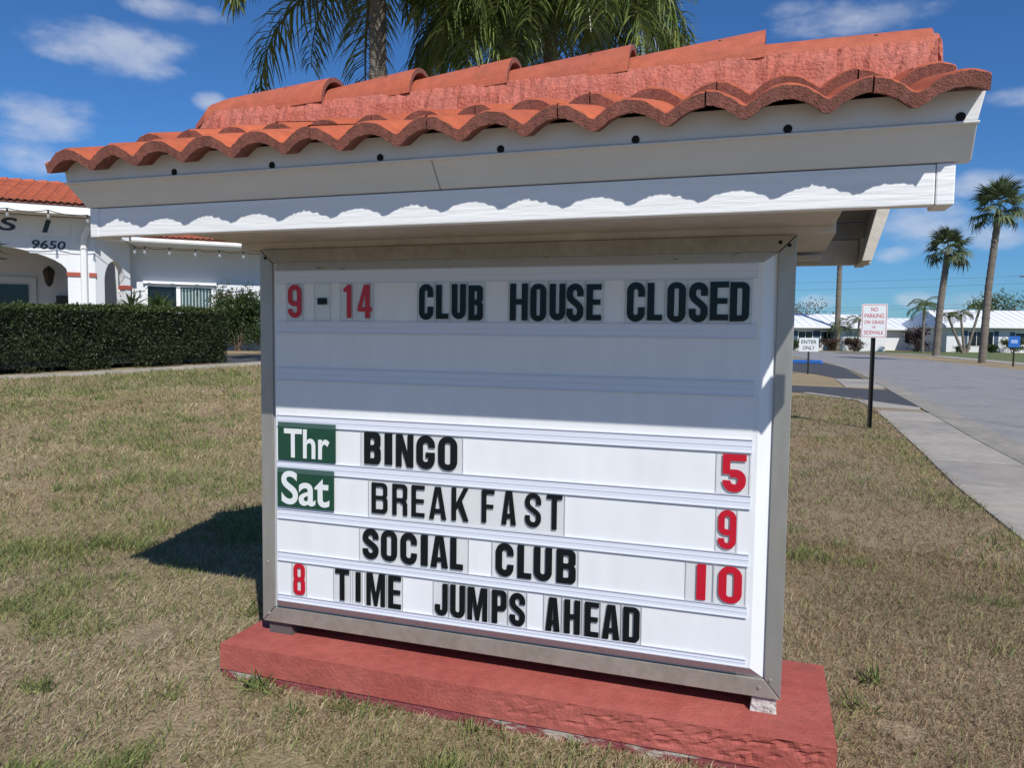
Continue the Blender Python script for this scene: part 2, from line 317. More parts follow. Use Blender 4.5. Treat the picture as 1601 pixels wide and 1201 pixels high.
def strip(name, left, right, z, m, thick=.0):
    mb = MB(); n = len(left)
    for i in range(n-1):
        mb.poly([(*left[i], z), (*right[i], z), (*right[i+1], z), (*left[i+1], z)])
    if thick:
        for e in (left, right):
            for i in range(n-1): mb.poly([(*e[i], z-thick), (*e[i+1], z-thick), (*e[i+1], z), (*e[i], z)])
    return mb.build(name, m)
ys = [-40,-10,0,5,8.4,14.5,22,26.7,32,38,46,55,64,72,79,86,92]
def ip(pts): return [(float(np.interp(y, [p[1] for p in pts], [p[0] for p in pts])), y) for y in ys]
cl = ip([(3.28,-40),(3.3,6.6),(3.36,8.7),(3.5,12.5),(3.72,18.8),(3.95,27),(3.98,33),(3.75,40),(2.9,50),(1.2,60),(-3,70),(-9,79),(-20,87),(-30,92)])
rl = [(x+.46-.0022*max(0, y-8), y) for x, y in cl]
rr = ip([(11.3,-40),(11.3,36),(10.6,44),(10.05,54),(9.6,64),(7.6,74),(3.5,81),(-5,88),(-12,92)])
tag(strip('street', rl, rr, .004, m_road), 'grey asphalt street curving away past the palms', kind='structure')
kb = MB()
for i in range(len(ys)-1):
    a0, a1, b0, b1 = cl[i], cl[i+1], rl[i], rl[i+1]
    m0, m1 = [(a[0]+.14, a[1]) for a in (a0, a1)]
    kb.poly([(*a0,.019),(*m0,.021),(*m1,.021),(*a1,.019)]); kb.poly([(*m0,.021),(b0[0]-.14,b0[1],.010),(b1[0]-.14,b1[1],.010),(*m1,.021)]); kb.poly([(b0[0]-.14,b0[1],.010),(*b0,.008),(*b1,.008),(b1[0]-.14,b1[1],.010)]); kb.poly([(*a0,-.02),(*a0,.019),(*a1,.019),(*a1,-.02)])
tag(kb.build('kerb', m_gutter), 'pale rolled concrete kerb and gutter along the street', kind='structure')
# sidewalk of separate slabs
swl = lambda y: float(np.interp(y, [-40,3.3,5.2,7,8.8,11.4,14,24,30], [2.40,2.40,2.41,2.50,2.56,2.64,2.70,2.85,2.95]))
swr = lambda y: float(np.interp(y, [c[1] for c in cl], [c[0] for c in cl]))-.005
base = MB(); base.poly([(2.42,-30,.008),(3.26,-30,.008),(swr(12.4)-.02,12.4,.008),(swl(12.4)+.02,12.4,.008)]); side = tag(base.build('sidewalk', m_gutter), 'stained concrete sidewalk beside the kerb', kind='structure')
y = -12.0; k = 0
while y < 24:
    l = 1.42
    if y+l < 13.2 or 18.7 < y < 22.6:
        s = MB(); d = .010; z = .015+random.uniform(-.002,.002); e = 0
        ye = y+l-d
        xr0, xr1 = swr(y), swr(ye)
        s.hexa([(swl(y),y,-.03),(xr0,y,-.03),(xr1,ye,-.03),(swl(ye),ye,-.03)], [(swl(y),y,z),(xr0,y,z),(xr1,ye,z),(swl(ye),ye,z)])
        s.build('slab', m_conc if k % 3 else m_conc2, side, bevel=.006); k += 1
    y += l
def sheet(name, pts, z, m, label):
    mb = MB(); mb.hexa_pts = None; mb.poly([(*p, z) for p in pts]); 
    for i in range(len(pts)):
        a, b = pts[i], pts[(i+1) % len(pts)]; mb.poly([(*a, z-.03), (*b, z-.03), (*b, z), (*a, z)])
    return tag(mb.build(name, m), label, kind='structure')
sheet('driveway', [(-3,20.4),(1.51,19.04),(2.71,18.75),(3.72,18.3),(3.52,13.3),(3.1,13.9),(2.72,14.71),(1.84,16.27),(-3,18.2)], .013, m_tar, 'black asphalt driveway crossing the sidewalk')
sheet('driveway_apron', [(1.75,16.45),(2.72,14.72),(3.12,13.92),(3.53,13.25),(3.40,12.6),(2.66,13.0),(2.58,14.5),(1.6,16.2)], .0165, m_conc, 'pale concrete edge of the driveway')
sheet('parking_lot', [(-8,48),(2.2,45),(3.5,41.7),(3.92,32.6),(3.72,22.3),(2.92,23.9),(2.48,26.33),(1.78,28.29),(-8,32)], .013, m_tar, 'black asphalt parking lot entrance beyond the small lawn island')
# far verge and far sidewalk
vf = [(rr[i][0]+.02, y) for i, y in enumerate(ys)]; vg = [(p[0]+2.3+.012*max(0,p[1]), p[1]) for p in vf]; wk = [(p[0]+1.5, p[1]) for p in vg]
tag(strip('far_sidewalk', vg, wk, .02, m_conc, .03), 'far concrete sidewalk beyond the street', kind='structure')
lw = [(70.0+p[0]*0, p[1]) for p in wk]
m_lawn2 = mat('far_green_lawn', (.085,.125,.035), .95, var=.2, vscale=1, col2=(.15,.16,.06), bump=.3, bscale=10)
tag(strip('far_lawn', wk, lw, .008, m_lawn2), 'green front lawn of the white houses', kind='structure')

# edging kerb and drive in front of the hedge
HA, HB = np.array([-11.27,6.95]), np.array([-9.62,10.48]); hd = (HB-HA)/np.linalg.norm(HB-HA); hn = np.array([hd[1], -hd[0]])   # hn points to the lawn
e = MB(); prev = None
for s in np.linspace(-7, 12, 40):
    bend = .012*max(0, 1.5-s)**2
    a = HA+hd*s+hn*(.42-bend); b = a+hn*.15; z = float(ghei(*a))
    cur = [(*a, z-.05), (*a, z+.05), (*b, z+.045), (*b, z-.05)]
    if prev:
        for q in range(3): e.poly([prev[q], prev[q+1], cur[q+1], cur[q]])
    prev = cur
tag(e.build('lawn_edging', m_conc), 'curved pale concrete edging between lawn and hedge', kind='structure')
e = MB()
for s0, s1 in zip(np.linspace(3.6, 13, 14)[:-1], np.linspace(3.6, 13, 14)[1:]):
    q = []
    for s, o in ((s0,.40),(s1,.40),(s1,-2.6),(s0,-2.6)): p = HA+hd*s+hn*o; q.append((*p, float(ghei(*p))+.02))
    e.poly(q)
tag(e.build('driveway_lane', m_tar), 'dark asphalt lane behind the end of the hedge', kind='structure')

# ------------------------------------------------------------------ the reader board sign
SG = thing('reader_board_sign', 'monument sign with orange tiled roof and white changeable letter board on red plinth', 'sign')
# plinth: front face pitted, lower skirt worn
p = MB(); x0, x1, y0, y1, zt = -.998, 1.062, -.144, .42, .127
nxp, nzp = 130, 12
rough = lambda u, v: (.0045*max(0, float(vnoise(np.array(u*52.), np.array(v*95.), 3))-.50)*max(0., float(np.interp(u, [-1,.0,.35,1.1], [.1,.25,1.3,2.6])))*(1 if v > .045 else .3))
for i in range(nxp):
    for j in range(nzp):
        xs = [x0+(x1-x0)*(i+a)/nxp for a in (0,1)]; zs = [.034+(zt-.034)*(j+a)/nzp for a in (0,1)]
        def pt(xx, zz): 
            d = rough(xx, zz)*2.2 if (zz < zt-.004 and x0+.004 < xx < x1-.004 and zz > .036) else 0
            return (xx, y0+d, zz)
        p.poly([pt(xs[0],zs[0]), pt(xs[1],zs[0]), pt(xs[1],zs[1]), pt(xs[0],zs[1])])
p.poly([(x0,y0,zt),(x1,y0,zt),(x1,y1,zt),(x0,y1,zt)]); p.poly([(x0,y0,.034),(x0,y0,zt),(x0,y1,zt),(x0,y1,.034)]); p.poly([(x1,y0,.034),(x1,y1,.034),(x1,y1,zt),(x1,y0,zt)]); p.poly([(x0,y1,.034),(x0,y1,zt),(x1,y1,zt),(x1,y1,.034)])
pl = p.build('plinth', m_red, SG)
MB().box(x0+.004, x1-.004, y0+.004, y1-.004, -.12, .0345).build('plinth_skirt', m_skirt, pl, bevel=.003)
# cabinet
cabb = MB().box(-.900, .900, .012, .300, .19, 1.54); cab = cabb.build('cabinet', m_alu, SG)
FX0, FX1, FZ0, FZ1 = -.916, .915, .175, 1.553; IX0, IX1, IZ0, IZ1 = -.864, .867, .232, 1.505
def rail(a, b, c, d, m):      # outer a-b, inner c-d in xz
    s = MB(); q = [a, b, d, c]; s.hexa([(x, .30, z) for x, z in q], [(x, -.006, z) for x, z in q]); return s.build('frame_rail', m, cab, bevel=.0025)
gq = .0015
rail((FX0,FZ0+gq),(FX0,FZ1-gq),(IX0,IZ0+gq),(IX0,IZ1-gq), m_alu); rail((FX1,FZ0+gq),(FX1,FZ1-gq),(IX1,IZ0+gq),(IX1,IZ1-gq), m_alu)
rail((FX0+gq,FZ1),(FX1-gq,FZ1),(IX0+gq,IZ1),(IX1-gq,IZ1), m_alud); rail((FX0+gq,FZ0),(FX1-gq,FZ0),(IX0+gq,IZ0),(IX1-gq,IZ0), m_alud)
for (sx, sz) in ((-.893,1.522),(.895,1.523),(.868+.002,1.532),(.884,.232),(.853,.205),(-.893,.40),(-.889,.205)):
    s = MB(); s.tube([(sx,-.0055,sz),(sx,-.0095,sz)], [.006,.0045], 10); s.build('screw', m_alu if sz < .5 else m_dark, cab)
# pan-formed plastic face, embossed towards the reader
BX0, BX1, BZ0, BZ1 = -.834, .838, .270, 1.473; FY = -.030
f = MB(); o = [(IX0,.004,IZ0),(IX1,.004,IZ0),(IX1,.004,IZ1),(IX0,.004,IZ1)]; r1 = [(BX0-.018,.000,.237),(BX1+.022,.000,.237),(BX1+.022,.000,1.499),(BX0-.018,.000,1.499)]; r2 = [(BX0,FY,BZ0),(BX1-.012,FY,BZ0),(BX1-.012,FY,BZ1),(BX0,FY,BZ1)]
for A_, B_ in ((o, r1), (r1, r2)):
    for k in range(4): f.poly([A_[k], A_[(k+1)%4], B_[(k+1)%4], B_[k]], 1 if k in (0, 2) else 0)
f.poly(r2, 0); fp = f.build('face_panel', [m_face, m_grime], cab)
TR = [(1.469,1.428),(1.293,1.254),(1.127,1.085),(.957,.919),(.791,.752),(.615,.580),(.456,.424),(.297,.274)]
for k, (a, b) in enumerate(TR):
    t = MB(); X0, X1 = -.826, .812
    t.box(X0, X1, FY-.0035, FY-.0004, b, a, 0)
    for z in (a, b): t.box(X0, X1, FY-.0066, FY-.0034, z-.0013, z+.0013, 1)
    t.box(X0, X1, FY-.0046, FY-.0033, (a+b)/2-.001, (a+b)/2+.001, 1)
    t.build('letter_track', [m_track, m_trackline], cab)
# legs under the cabinet
lg = MB(); lg.hexa([(.828,.0,.127),(.905,.0,.127),(.905,.16,.127),(.828,.16,.127)], [(.838,.008,.19),(.9,.008,.19),(.9,.15,.19),(.838,.15,.19)])
lo = lg.build('foot', mat('chipped_foot', (.42,.36,.33), .8, col2=(.62,.60,.56), vscale=30, bump=1, bscale=50), SG); lo['label'] = 'chipped pale foot under the cabinet corner'
lg = MB(); lg.hexa([(-.90,.01,.127),(-.80,.01,.127),(-.80,.2,.127),(-.90,.2,.127)], [(-.895,.012,.19),(-.805,.012,.19),(-.805,.19,.19),(-.895,.19,.19)]); lg.build('foot', mat('dark_foot', (.10,.085,.08), .8, var=.3, vscale=20), SG)
MB().box(-.79, .82, .16, .28, .127, .19).build('foot', m_dark, SG)  # full-width black filler, the shadow under the cabinet put into its colour

# roof: cornice layers, deck, tiles
YR = .07
dk = MB()
for sgn in (1, -1):
    ye = YR-sgn*(.60); z0 = 1.728 if sgn > 0 else 1.698
    q = [(-1.19, ye, z0), (1.22, ye, z0), (1.22, YR, 1.925), (-1.19, YR, 1.925)]; dk.hexa([(a, b, c-.016) for a, b, c in q], q)
roof = dk.build('roof', m_soffit, SG)
def layer(name, xb, xt, yb, zb, yt, zt, th, m, mirror=False):
    (a0, a1), (b0, b1) = xb, xt
    if mirror: a0, a1, b0, b1 = [v*.965 for v in (a0, a1, b0, b1)]; m = m_soffit
    dz = -.03 if mirror else 0
    fy = (lambda y: 2*YR-y) if mirror else (lambda y: y)
    s = MB(); s.hexa([(a0,fy(yb),zb+dz),(a1,fy(yb),zb+dz),(a1,fy(yb+th),zb+dz),(a0,fy(yb+th),zb+dz)], [(b0,fy(yt),zt+dz),(b1,fy(yt),zt+dz),(b1,fy(yt+th),zt+dz),(b0,fy(yt+th),zt+dz)])
    return s.build(name, m, roof, bevel=.003)
for mi in (False, True):
    layer('fascia_board', (-1.152,1.176), (-1.152,1.176), -.485, 1.547, -.485, 1.634, .036, m_board, mi)
    layer('end_trim', (1.1775,1.214), (1.1775,1.214), -.4855, 1.546, -.4855, 1.635, .09, m_board, mi)
    layer('end_trim', (-1.188,-1.1535), (-1.188,-1.1535), -.4855, 1.546, -.4855, 1.635, .09, m_board, mi)
    jx = .012
    layer('crown_moulding', (-1.196,jx), (-1.214,jx), -.488, 1.6365, -.548, 1.7035, .03, m_crown, mi)
    layer('crown_moulding', (jx+.0025,1.242), (jx+.0025,1.238), -.488, 1.6365, -.548, 1.7035, .03, m_crown, mi)
    layer('crown_lip', (-1.216,1.240), (-1.217,1.241), -.553, 1.6985, -.554, 1.7045, .012, m_crown, mi)
    layer('eave_closure', (-1.213,1.238), (-1.222,1.250), -.545, 1.7065, -.550, 1.767, .02, m_crown, mi)
s = MB(); s.hexa([(1.128,.40,1.512),(1.158,.40,1.512),(1.158,.655,1.512),(1.128,.655,1.512)], [(1.182,.40,1.745),(1.226,.40,1.745),(1.226,.70,1.745),(1.182,.70,1.745)]); s.build('end_board', m_soffit, roof, bevel=.003)
for i in range(7):            # weep holes in the eave closure
    x = -.801+.3345*i; s = MB(); s.tube([(x,-.5435,1.7145),(x,-.5475,1.7145)], .0095, 14); s.build('weep_hole', m_dark, roof)
MB().box(-1.0, 1.012, -.448, .004, 1.577, 1.592).build('soffit', m_soffit, roof); MB().box(-1.0, 1.012, .50, .577, 1.53, 1.545).build('soffit', m_soffit, roof)
MB().box(-1.005, 1.018, .006, .498, 1.5545, 1.60).build('header', m_soffit, roof, bevel=.002)
for sx in (-.985, .985):      # gable infill boards
    s = MB(); s.prism([(0,0)]*0 or [(-.36,1.60),(.50,1.60),(.45,1.73),(YR,1.905),(-.36,1.76)], sx, sx+.014); s.v = [(y, x, z) for x, y, z in s.v]; s.build('gable_board', m_soffit, roof)
# S-profile tiles
def tile_mesh(name, u0, u1, P=.1667, L=.40, T=.033, n=22, edge=0):
    """two-wave concrete tile; x from u0*P to u1*P, waves crest at integer u"""
    m = MB(); k = max(6, int((u1-u0)*n)); us = np.linspace(u0, u1, k+1); A_ = .036; k3 = .03**.36
    prof = A_*((np.cos(PI*us)**2+.03)**.36-k3)/(1.03**.36-k3)
    for yy0, yy1 in ((0, .012), (.012, L)):
        for i in range(k):
            xa, xb = us[i]*P, us[i+1]*P; za, zb = prof[i], prof[i+1]
            d0 = -.004 if yy0 == 0 else 0
            m.poly([(xa,yy0,za+T+d0),(xb,yy0,zb+T+d0),(xb,yy1,zb+T),(xa,yy1,za+T)], 0); m.poly([(xa,yy0,za),(xa,yy1,za),(xb,yy1,zb),(xb,yy0,zb)], 1)
    for i in range(k):
        xa, xb = us[i]*P, us[i+1]*P; za, zb = prof[i], prof[i+1]
        m.poly([(xa,0,za),(xb,0,zb),(xb,0,zb+T-.004),(xa,0,za+T-.004)], 1); m.poly([(xa,L,za),(xa,L,za+T),(xb,L,zb+T),(xb,L,zb)], 1)
    for i in (0, k):
        xa, za = us[i]*P, prof[i]; m.poly([(xa,0,za),(xa,0,za+T-.004),(xa,L,za+T),(xa,L,za)], 1)
    me = bpy.data.meshes.new(name); me.from_pydata(m.v, [], m.f); me.materials.append(m_tile); me.materials.append(m_lip); me.polygons.foreach_set('material_index', m.m)
    b = bmesh.new(); b.from_mesh(me); bmesh.ops.remove_doubles(b, verts=b.verts, dist=1e-5); bmesh.ops.recalc_face_normals(b, faces=b.faces)
    for e_ in b.edges:
        if e_.is_manifold and e_.calc_face_angle(0) > .6: e_.smooth = False
    # ragged cast lip
    rr_ = random.Random(5)
    for v in b.verts:
        if v.co.y < .001: v.co.y += rr_.uniform(-.0018,.0012); v.co.z += rr_.uniform(-.0015,.0015)
    b.to_mesh(me); b.free(); me.polygons.foreach_set('use_smooth', [True]*len(me.polygons)); return me
t_full = tile_mesh('roof_tile', .012, 1.988); t_left = tile_mesh('roof_tile_verge', .46, 1.988); t_right = tile_mesh('roof_tile_end', .012, 1.26)
tilt = R_(15.4)
for side_ in (0, 1):
    for row in range(2):
        yl = -.605+.325*row; zl = 1.724+.120*row+(.010 if side_ else 0)
        for i in range(8):
            me = t_full if 0 < i < 7 else ((t_left if i == 0 else t_right) if not side_ else (t_left if i == 0 else t_right))
            xj = -.966+.333*(i-1)+.0333*0
            o = link('roof_tile', me, roof)
            if not side_: o.location = (xj, yl+random.uniform(-.004,.004), zl+random.uniform(-.0025,.0025)); o.rotation_euler = (tilt, random.uniform(-.006,.006), random.uniform(-.006,.006))
            else: o.location = (.968+.034-.333*(i-1), 2*YR-yl, zl); o.rotation_euler = (tilt, 0, PI)
# ridge: tapered barrel tiles over mortar
def ridge(xa, xb, ra, rb, za, zb, closed_left=False):
    m = MB(); n = 16; K = 8 if closed_left else 3; rings = []
    for k in range(K+1):
        t = k/K; x = xa+(xb-xa)*t; r = ra+(rb-ra)*t; z = za+(zb-za)*t
        if closed_left and t < .26: q = math.sqrt(max(0, 1-(1-t/.26)**2)); r *= .55+.45*q; z -= .02*(1-q)
        rings.append((x, r, z))
    T = .015
    def P(x, r, z, a): return (x, YR-math.cos(a)*r, z+math.sin(a)*r*1.02)
    for (xa_, ra_, za_), (xb_, rb_, zb_) in zip(rings, rings[1:]):
        for j in range(n):
            a0, a1 = PI*j/n, PI*(j+1)/n
            m.poly([P(xa_,ra_,za_,a0),P(xb_,rb_,zb_,a0),P(xb_,rb_,zb_,a1),P(xa_,ra_,za_,a1)], 0); m.poly([P(xa_,ra_-T,za_,a0),P(xa_,ra_-T,za_,a1),P(xb_,rb_-T,zb_,a1),P(xb_,rb_-T,zb_,a0)], 1)
    for j in range(n):
        a0, a1 = PI*j/n, PI*(j+1)/n
        x, r, z = rings[-1]; m.poly([P(x,r-T,z,a0),P(x,r,z,a0),P(x,r,z,a1),P(x,r-T,z,a1)], 1)
        x, r, z = rings[0]; m.poly([P(x,r-T,z,a0),P(x,r-T,z,a1),P(x,r,z,a1),P(x,r,z,a0)], 0 if closed_left else 1)
    if closed_left:
        x, r, z = rings[0]; m.poly([P(x,r-T,z,PI*j/n) for j in range(n+1)], 0)
    o = m.build('ridge_tile', [m_ridge, m_lip], roof, smooth=False)
    for pq in o.data.polygons: pq.use_smooth = abs(pq.normal.x) < .7
    # nail hole
    xm = xb-(xb-xa)*.3; zz = za+(zb-za)*.7; a = .95; rm = ra+(rb-ra)*.7
    s = MB(); s.tube([(xm, YR-math.cos(a)*(rm-.004), zz+math.sin(a)*(rm-.004)), (xm, YR-math.cos(a)*(rm+.0012), zz+math.sin(a)*(rm+.0012))], .0055, 8); s.build('nail_hole', m_dark, roof)
zc = 2.036
js = [-1.222, -.640, -.306, .034, .418, .806, 1.236]
for k in range(6):
    ridge(js[k]-(.03 if k else 0), js[k+1]+.004, .080 if k else .086, .106, zc+(.000 if k else -.010), zc+(.014 if k < 5 else -.030), k == 0)
mo = MB(); n = 150
def ring(x, sc=1, top=.0):
    pts = []
    for yy, zz in ((-.128,1.90),(-.120,1.945),(-.112,1.975),(-.108,2.02),(-.098,2.056),(.098,2.056),(.108,2.02),(.112,1.975),(.120,1.945),(.128,1.90)):
        j = (vnoise(np.array(x*60.), np.array(zz*90+yy*70), 5)-.5)*.010
        pts.append((x, YR+yy*sc+j*(1 if yy > 0 else -1), zz+j*.5-(.03 if x < -1.15 else 0)*0))
    if x < -1.08:
        f = .30+.70*math.sqrt(max(0, (x+1.2)/.12)); pts = [(a, YR+(b-YR)*(.7+.3*f), 1.90+(c-1.90)*f) for a, b, c in pts]
    return pts
prev = None; xs_ = np.linspace(-1.198, 1.246, n)
for x in xs_:
    cur = ring(float(x))
    if prev:
        for q in range(9): mo.poly([prev[q], cur[q], cur[q+1], prev[q+1]])
    else: mo.poly(cur)
    prev = cur
mo.poly(prev); mo.build('ridge_mortar', m_mortar, roof)
# rough mortar cap that closes the ridge end
ec = MB(); prev = None
for k, x in enumerate(np.linspace(1.196, 1.262, 12)):
    cur = []
    for j in range(19):
        a = PI*j/18; rr_ = .100+(float(vnoise(np.array(x*140.), np.array(a*9.), 8))-.5)*.010-(.012 if k == 11 else 0)
        cur.append((x, YR-math.cos(a)*rr_*1.02, zc-.034+math.sin(a)*rr_*.93))
    cur += [(x, YR+.125, 1.92), (x, YR-.125, 1.92)]
    if prev:
        for q in range(len(cur)): ec.poly([prev[q], cur[q], cur[(q+1) % len(cur)], prev[(q+1) % len(cur)]])
    prev = cur
ec.poly(prev); ec.build('ridge_end_mortar', m_mortar, roof)
for x, yv, zv, sx in ((1.205,-.30,1.872,.05),(1.20,-.33,1.868,.035)):
    s = MB(); s.hexa([(x-sx,-.262,zv-.01),(1.256,-.262,zv-.01),(1.256,-.10,zv+.02),(x-sx,-.10,zv+.02)], [(x-sx,-.255,zv+.045),(1.252,-.255,zv+.04),(1.252,-.10,zv+.075),(x-sx,-.10,zv+.08)]); s.build('verge_mortar', m_mortar, roof, bevel=.008); break

# ------------------------------------------------------------------ changeable letters
def arc(cx, cy, rx, ry, a0, a1, n=10): return [(cx+rx*math.cos(R_(a0+(a1-a0)*i/n)), cy+ry*math.sin(R_(a0+(a1-a0)*i/n))) for i in range(n+1)]
def rrect(x0, y0, x1, y1, tl=0, tr=0, br=0, bl=0):
    p = []
    p += arc(x0+bl, y0+bl, bl, bl, 180, 270, 6) if bl else [(x0,y0)]
    p += arc(x1-br, y0+br, br, br, 270, 360, 6) if br else [(x1,y0)]
    p += arc(x1-tr, y1-tr, tr, tr, 0, 90, 6) if tr else [(x1,y1)]
    p += arc(x0+tl, y1-tl, tl, tl, 90, 180, 6) if tl else [(x0,y1)]
    return p
def stroke(pts, t):
    q = [pts[0]]
    for p in pts[1:]:
        if math.hypot(p[0]-q[-1][0], p[1]-q[-1][1]) > 1e-6: q.append(p)
    L, Rt = [], []
    for i, p in enumerate(q):
        a = q[max(i-1,0)]; b = q[min(i+1,len(q)-1)]
        d1 = (p[0]-a[0], p[1]-a[1]) if i else (b[0]-p[0], b[1]-p[1]); d2 = (b[0]-p[0], b[1]-p[1]) if i < len(q)-1 else d1
        n1 = math.hypot(*d1); n2 = math.hypot(*d2); u1 = (-d1[1]/n1, d1[0]/n1); u2 = (-d2[1]/n2, d2[0]/n2)
        nx_, ny_ = u1[0]+u2[0], u1[1]+u2[1]; k = 2/(nx_*nx_+ny_*ny_)
        L.append((p[0]+nx_*k*t/2, p[1]+ny_*k*t/2)); Rt.append((p[0]-nx_*k*t/2, p[1]-ny_*k*t/2))
    return L+Rt[::-1]
def box2(x0, y0, x1, y1): return [(x0,y0),(x1,y0),(x1,y1),(x0,y1)]
def glyph(c, w, h, t):
    th = t*.86; r = (w-t)/2; R = w*.46; ri = max(R-t, w*.07); T2 = t/2
    if c == 'I': return [box2(0,0,w,h)]
    if c == '-': return [box2(0,0,w,h)]
    if c == 'L': return [[(0,0),(w,0),(w,th),(t,th),(t,h),(0,h)]]
    if c == 'T': return [[(w/2-T2,0),(w/2+T2,0),(w/2+T2,h-th),(w,h-th),(w,h),(0,h),(0,h-th),(w/2-T2,h-th)]]
    if c == 'E': return [[(0,0),(w,0),(w,th),(t,th),(t,h*.5-th*.45),(w*.94,h*.5-th*.45),(w*.94,h*.5+th*.5),(t,h*.5+th*.5),(t,h-th),(w,h-th),(w,h),(0,h)]]
    if c == 'F': return [[(0,0),(t,0),(t,h*.44),(w*.92,h*.44),(w*.92,h*.44+th*.9),(t,h*.44+th*.9),(t,h-th),(w,h-th),(w,h),(0,h)]]
    if c == 'H': return [[(0,0),(t,0),(t,h*.43),(w-t,h*.43),(w-t,0),(w,0),(w,h),(w-t,h),(w-t,h*.43+th),(t,h*.43+th),(t,h),(0,h)]]
    if c in 'O0': return [rrect(0,0,w,h,R,R,R,R), rrect(t,th,w-t,h-th,ri,ri,ri,ri)]
    if c == 'D': return [rrect(0,0,w,h,0,R*.8,R*.8,0), rrect(t,th,w-t,h-th,0,ri,ri,0)]
    if c == 'C': return [stroke([(w-T2,h*.63)]+arc(w/2,h-T2-r,r,r,0,180,14)+arc(w/2,T2+r,r,r,180,360,14)+[(w-T2,h*.37)], t)]
    if c == 'G': return [stroke([(w-T2,h*.64)]+arc(w/2,h-T2-r,r,r,0,180,14)+arc(w/2,T2+r,r,r,180,360,14)+[(w-T2,h*.50)], t), box2(w*.50,h*.50-th*.85,w-t*1.01,h*.50)]
    if c == 'U': return [stroke([(T2,h)]+arc(w/2,T2+r,r,r,180,360,14)+[(w-T2,h)], t)]
    if c == 'J': return [stroke([(w-T2,h)]+arc(w/2,T2+r,r,r,0,-180,14)+[(T2,h*.34)], t)]
    if c == 'S':
        bz = [((1-s)**3*T2+3*(1-s)**2*s*T2+3*(1-s)*s*s*(w-T2)+s**3*(w-T2), (1-s)**3*h*.69+3*(1-s)**2*s*h*.53+3*(1-s)*s*s*h*.47+s**3*h*.31) for s in [i/14 for i in range(15)]]
        return [stroke([(w-T2,h*.66)]+arc(w/2,h-T2-r,r,r,0,180,12)+bz+arc(w/2,T2+r,r,r,0,-180,12)+[(T2,h*.34)], t)]
    if c == 'B':
        q = w*.30
        o = [(0,0)]+arc(w-q,q,q,q,-90,0,6)+[(w,h*.50-q*.8)]+[(w*.985,h*.47),(w*.90,h*.525),(w*.97,h*.575),(w*.985,h*.61)]+arc(w*.985-q,h-q,q,q,0,90,6)+[(0,h)]
        return [o, rrect(t,th,w-t,h*.52-th*.5,0,q*.4,q*.4,0), rrect(t,h*.52+th*.42,w-t*1.02,h-th,0,q*.4,q*.4,0)]
    if c == 'P':
        q = w*.32; b = h*.38
        return [[(0,0),(t,0),(t,b)]+arc(w-q,b+q,q,q,-90,0,6)+arc(w-q,h-q,q,q,0,90,6)+[(0,h)], rrect(t,b+th,w-t,h-th,0,q*.45,q*.45,0)]
    if c == 'R':
        q = w*.30; b = h*.42
        return [[(0,0),(t,0),(t,b),(w*.5,b),(w-t*1.02,b-h*.08),(w-t*1.0,0),(w,0),(w*.99,b-h*.05),(w*.90,b+h*.055),(w*.985,b+h*.12)]+arc(w-q,h-q,q,q,0,90,6)+[(0,h)], rrect(t,b+th,w-t,h-th,0,q*.4,q*.4,0)]
    if c == 'A':
        a = t*1.04; k = (w/2-a)/(h*.84)
        return [[(0,0),(a,0),(a+k*h*.19,h*.19),(w-a-k*h*.19,h*.19),(w-a,0),(w,0),(w/2+t*.66,h),(w/2-t*.66,h)], [(a+k*h*.33,h*.33),(w-a-k*h*.33,h*.33),(w/2,h*.80)]]
    if c == 'K': return [[(0,0),(t,0),(t,h*.30),(t+w*.10,h*.42),(w-t*1.12,0),(w,0),(w*.60,h*.60),(w*.98,h),(w-t*1.15,h),(t,h*.55),(t,h),(0,h)]]
    if c == 'M': return [[(0,0),(t*.82,0),(t*.82,h*.60),(w/2-t*.30,0),(w/2+t*.30,0),(w-t*.82,h*.60),(w-t*.82,0),(w,0),(w,h),(w-t*1.15,h),(w/2,h*.40),(t*1.15,h),(0,h)]]
    if c == 'N': return [[(0,0),(t*.9,0),(t*.9,h*.56),(w-t,0),(w,0),(w,h),(w-t*.9,h),(w-t*.9,h*.44),(t,h),(0,h)]]
    if c == '1': return [[(w-t,0),(w,0),(w,h),(w-t*.72,h),(0,h*.88),(0,h*.77),(w-t,h*.80)]]
    if c == '4':
        x = w*.86-t
        return [[(x,0),(x+t,0),(x+t,h*.20),(w,h*.20),(w,h*.33),(x+t,h*.33),(x+t,h),(x-t*.25,h),(0,h*.34),(0,h*.20),(x,h*.20)], [(x,h*.33),(x,h*.74),(w*.27,h*.33)]]
    if c == '5': return [box2(0,h-th,w,h), box2(0,h*.47,t*.92,h-th*1.004), stroke([(t*.925,h*.60-T2)]+arc(w-T2-r*.8,h*.60-T2-r*.8,r*.8,r*.8,90,0,6)+arc(w/2,T2+r,r,r,0,-180,12)+[(T2,max(h*.29,T2+r+.001))], t)]
    if c == '9': return [stroke([(T2,h*.27)]+arc(w/2,T2+r,r,r,180,360,12)+arc(w/2,h-T2-r,r,r,0,180,12)+arc(T2+r*.8,h*.43+r*.8,r*.8,r*.8,180,270,6)+[(w-t*1.01,h*.43)], t)]
    if c == '8':
        q = w*.40
        o = arc(q,q,q,q,180,270,6)+arc(w-q,q,q,q,270,360,6)+[(w,h*.40),(w*.93,h*.52),(w*.985,h*.62)]+arc(w*.985-q,h-q,q,q,0,90,6)+arc(w*.015+q,h-q,q,q,90,180,6)+[(w*.015,h*.62),(w*.07,h*.52),(0,h*.40)]
        i1 = w*.12
        return [o, rrect(t,th,w-t,h*.51-th*.45,i1,i1,i1,i1), rrect(t,h*.51+th*.45,w-t,h-th,i1,i1,i1,i1)]
YL = FY-.0052                         # back of the letter film
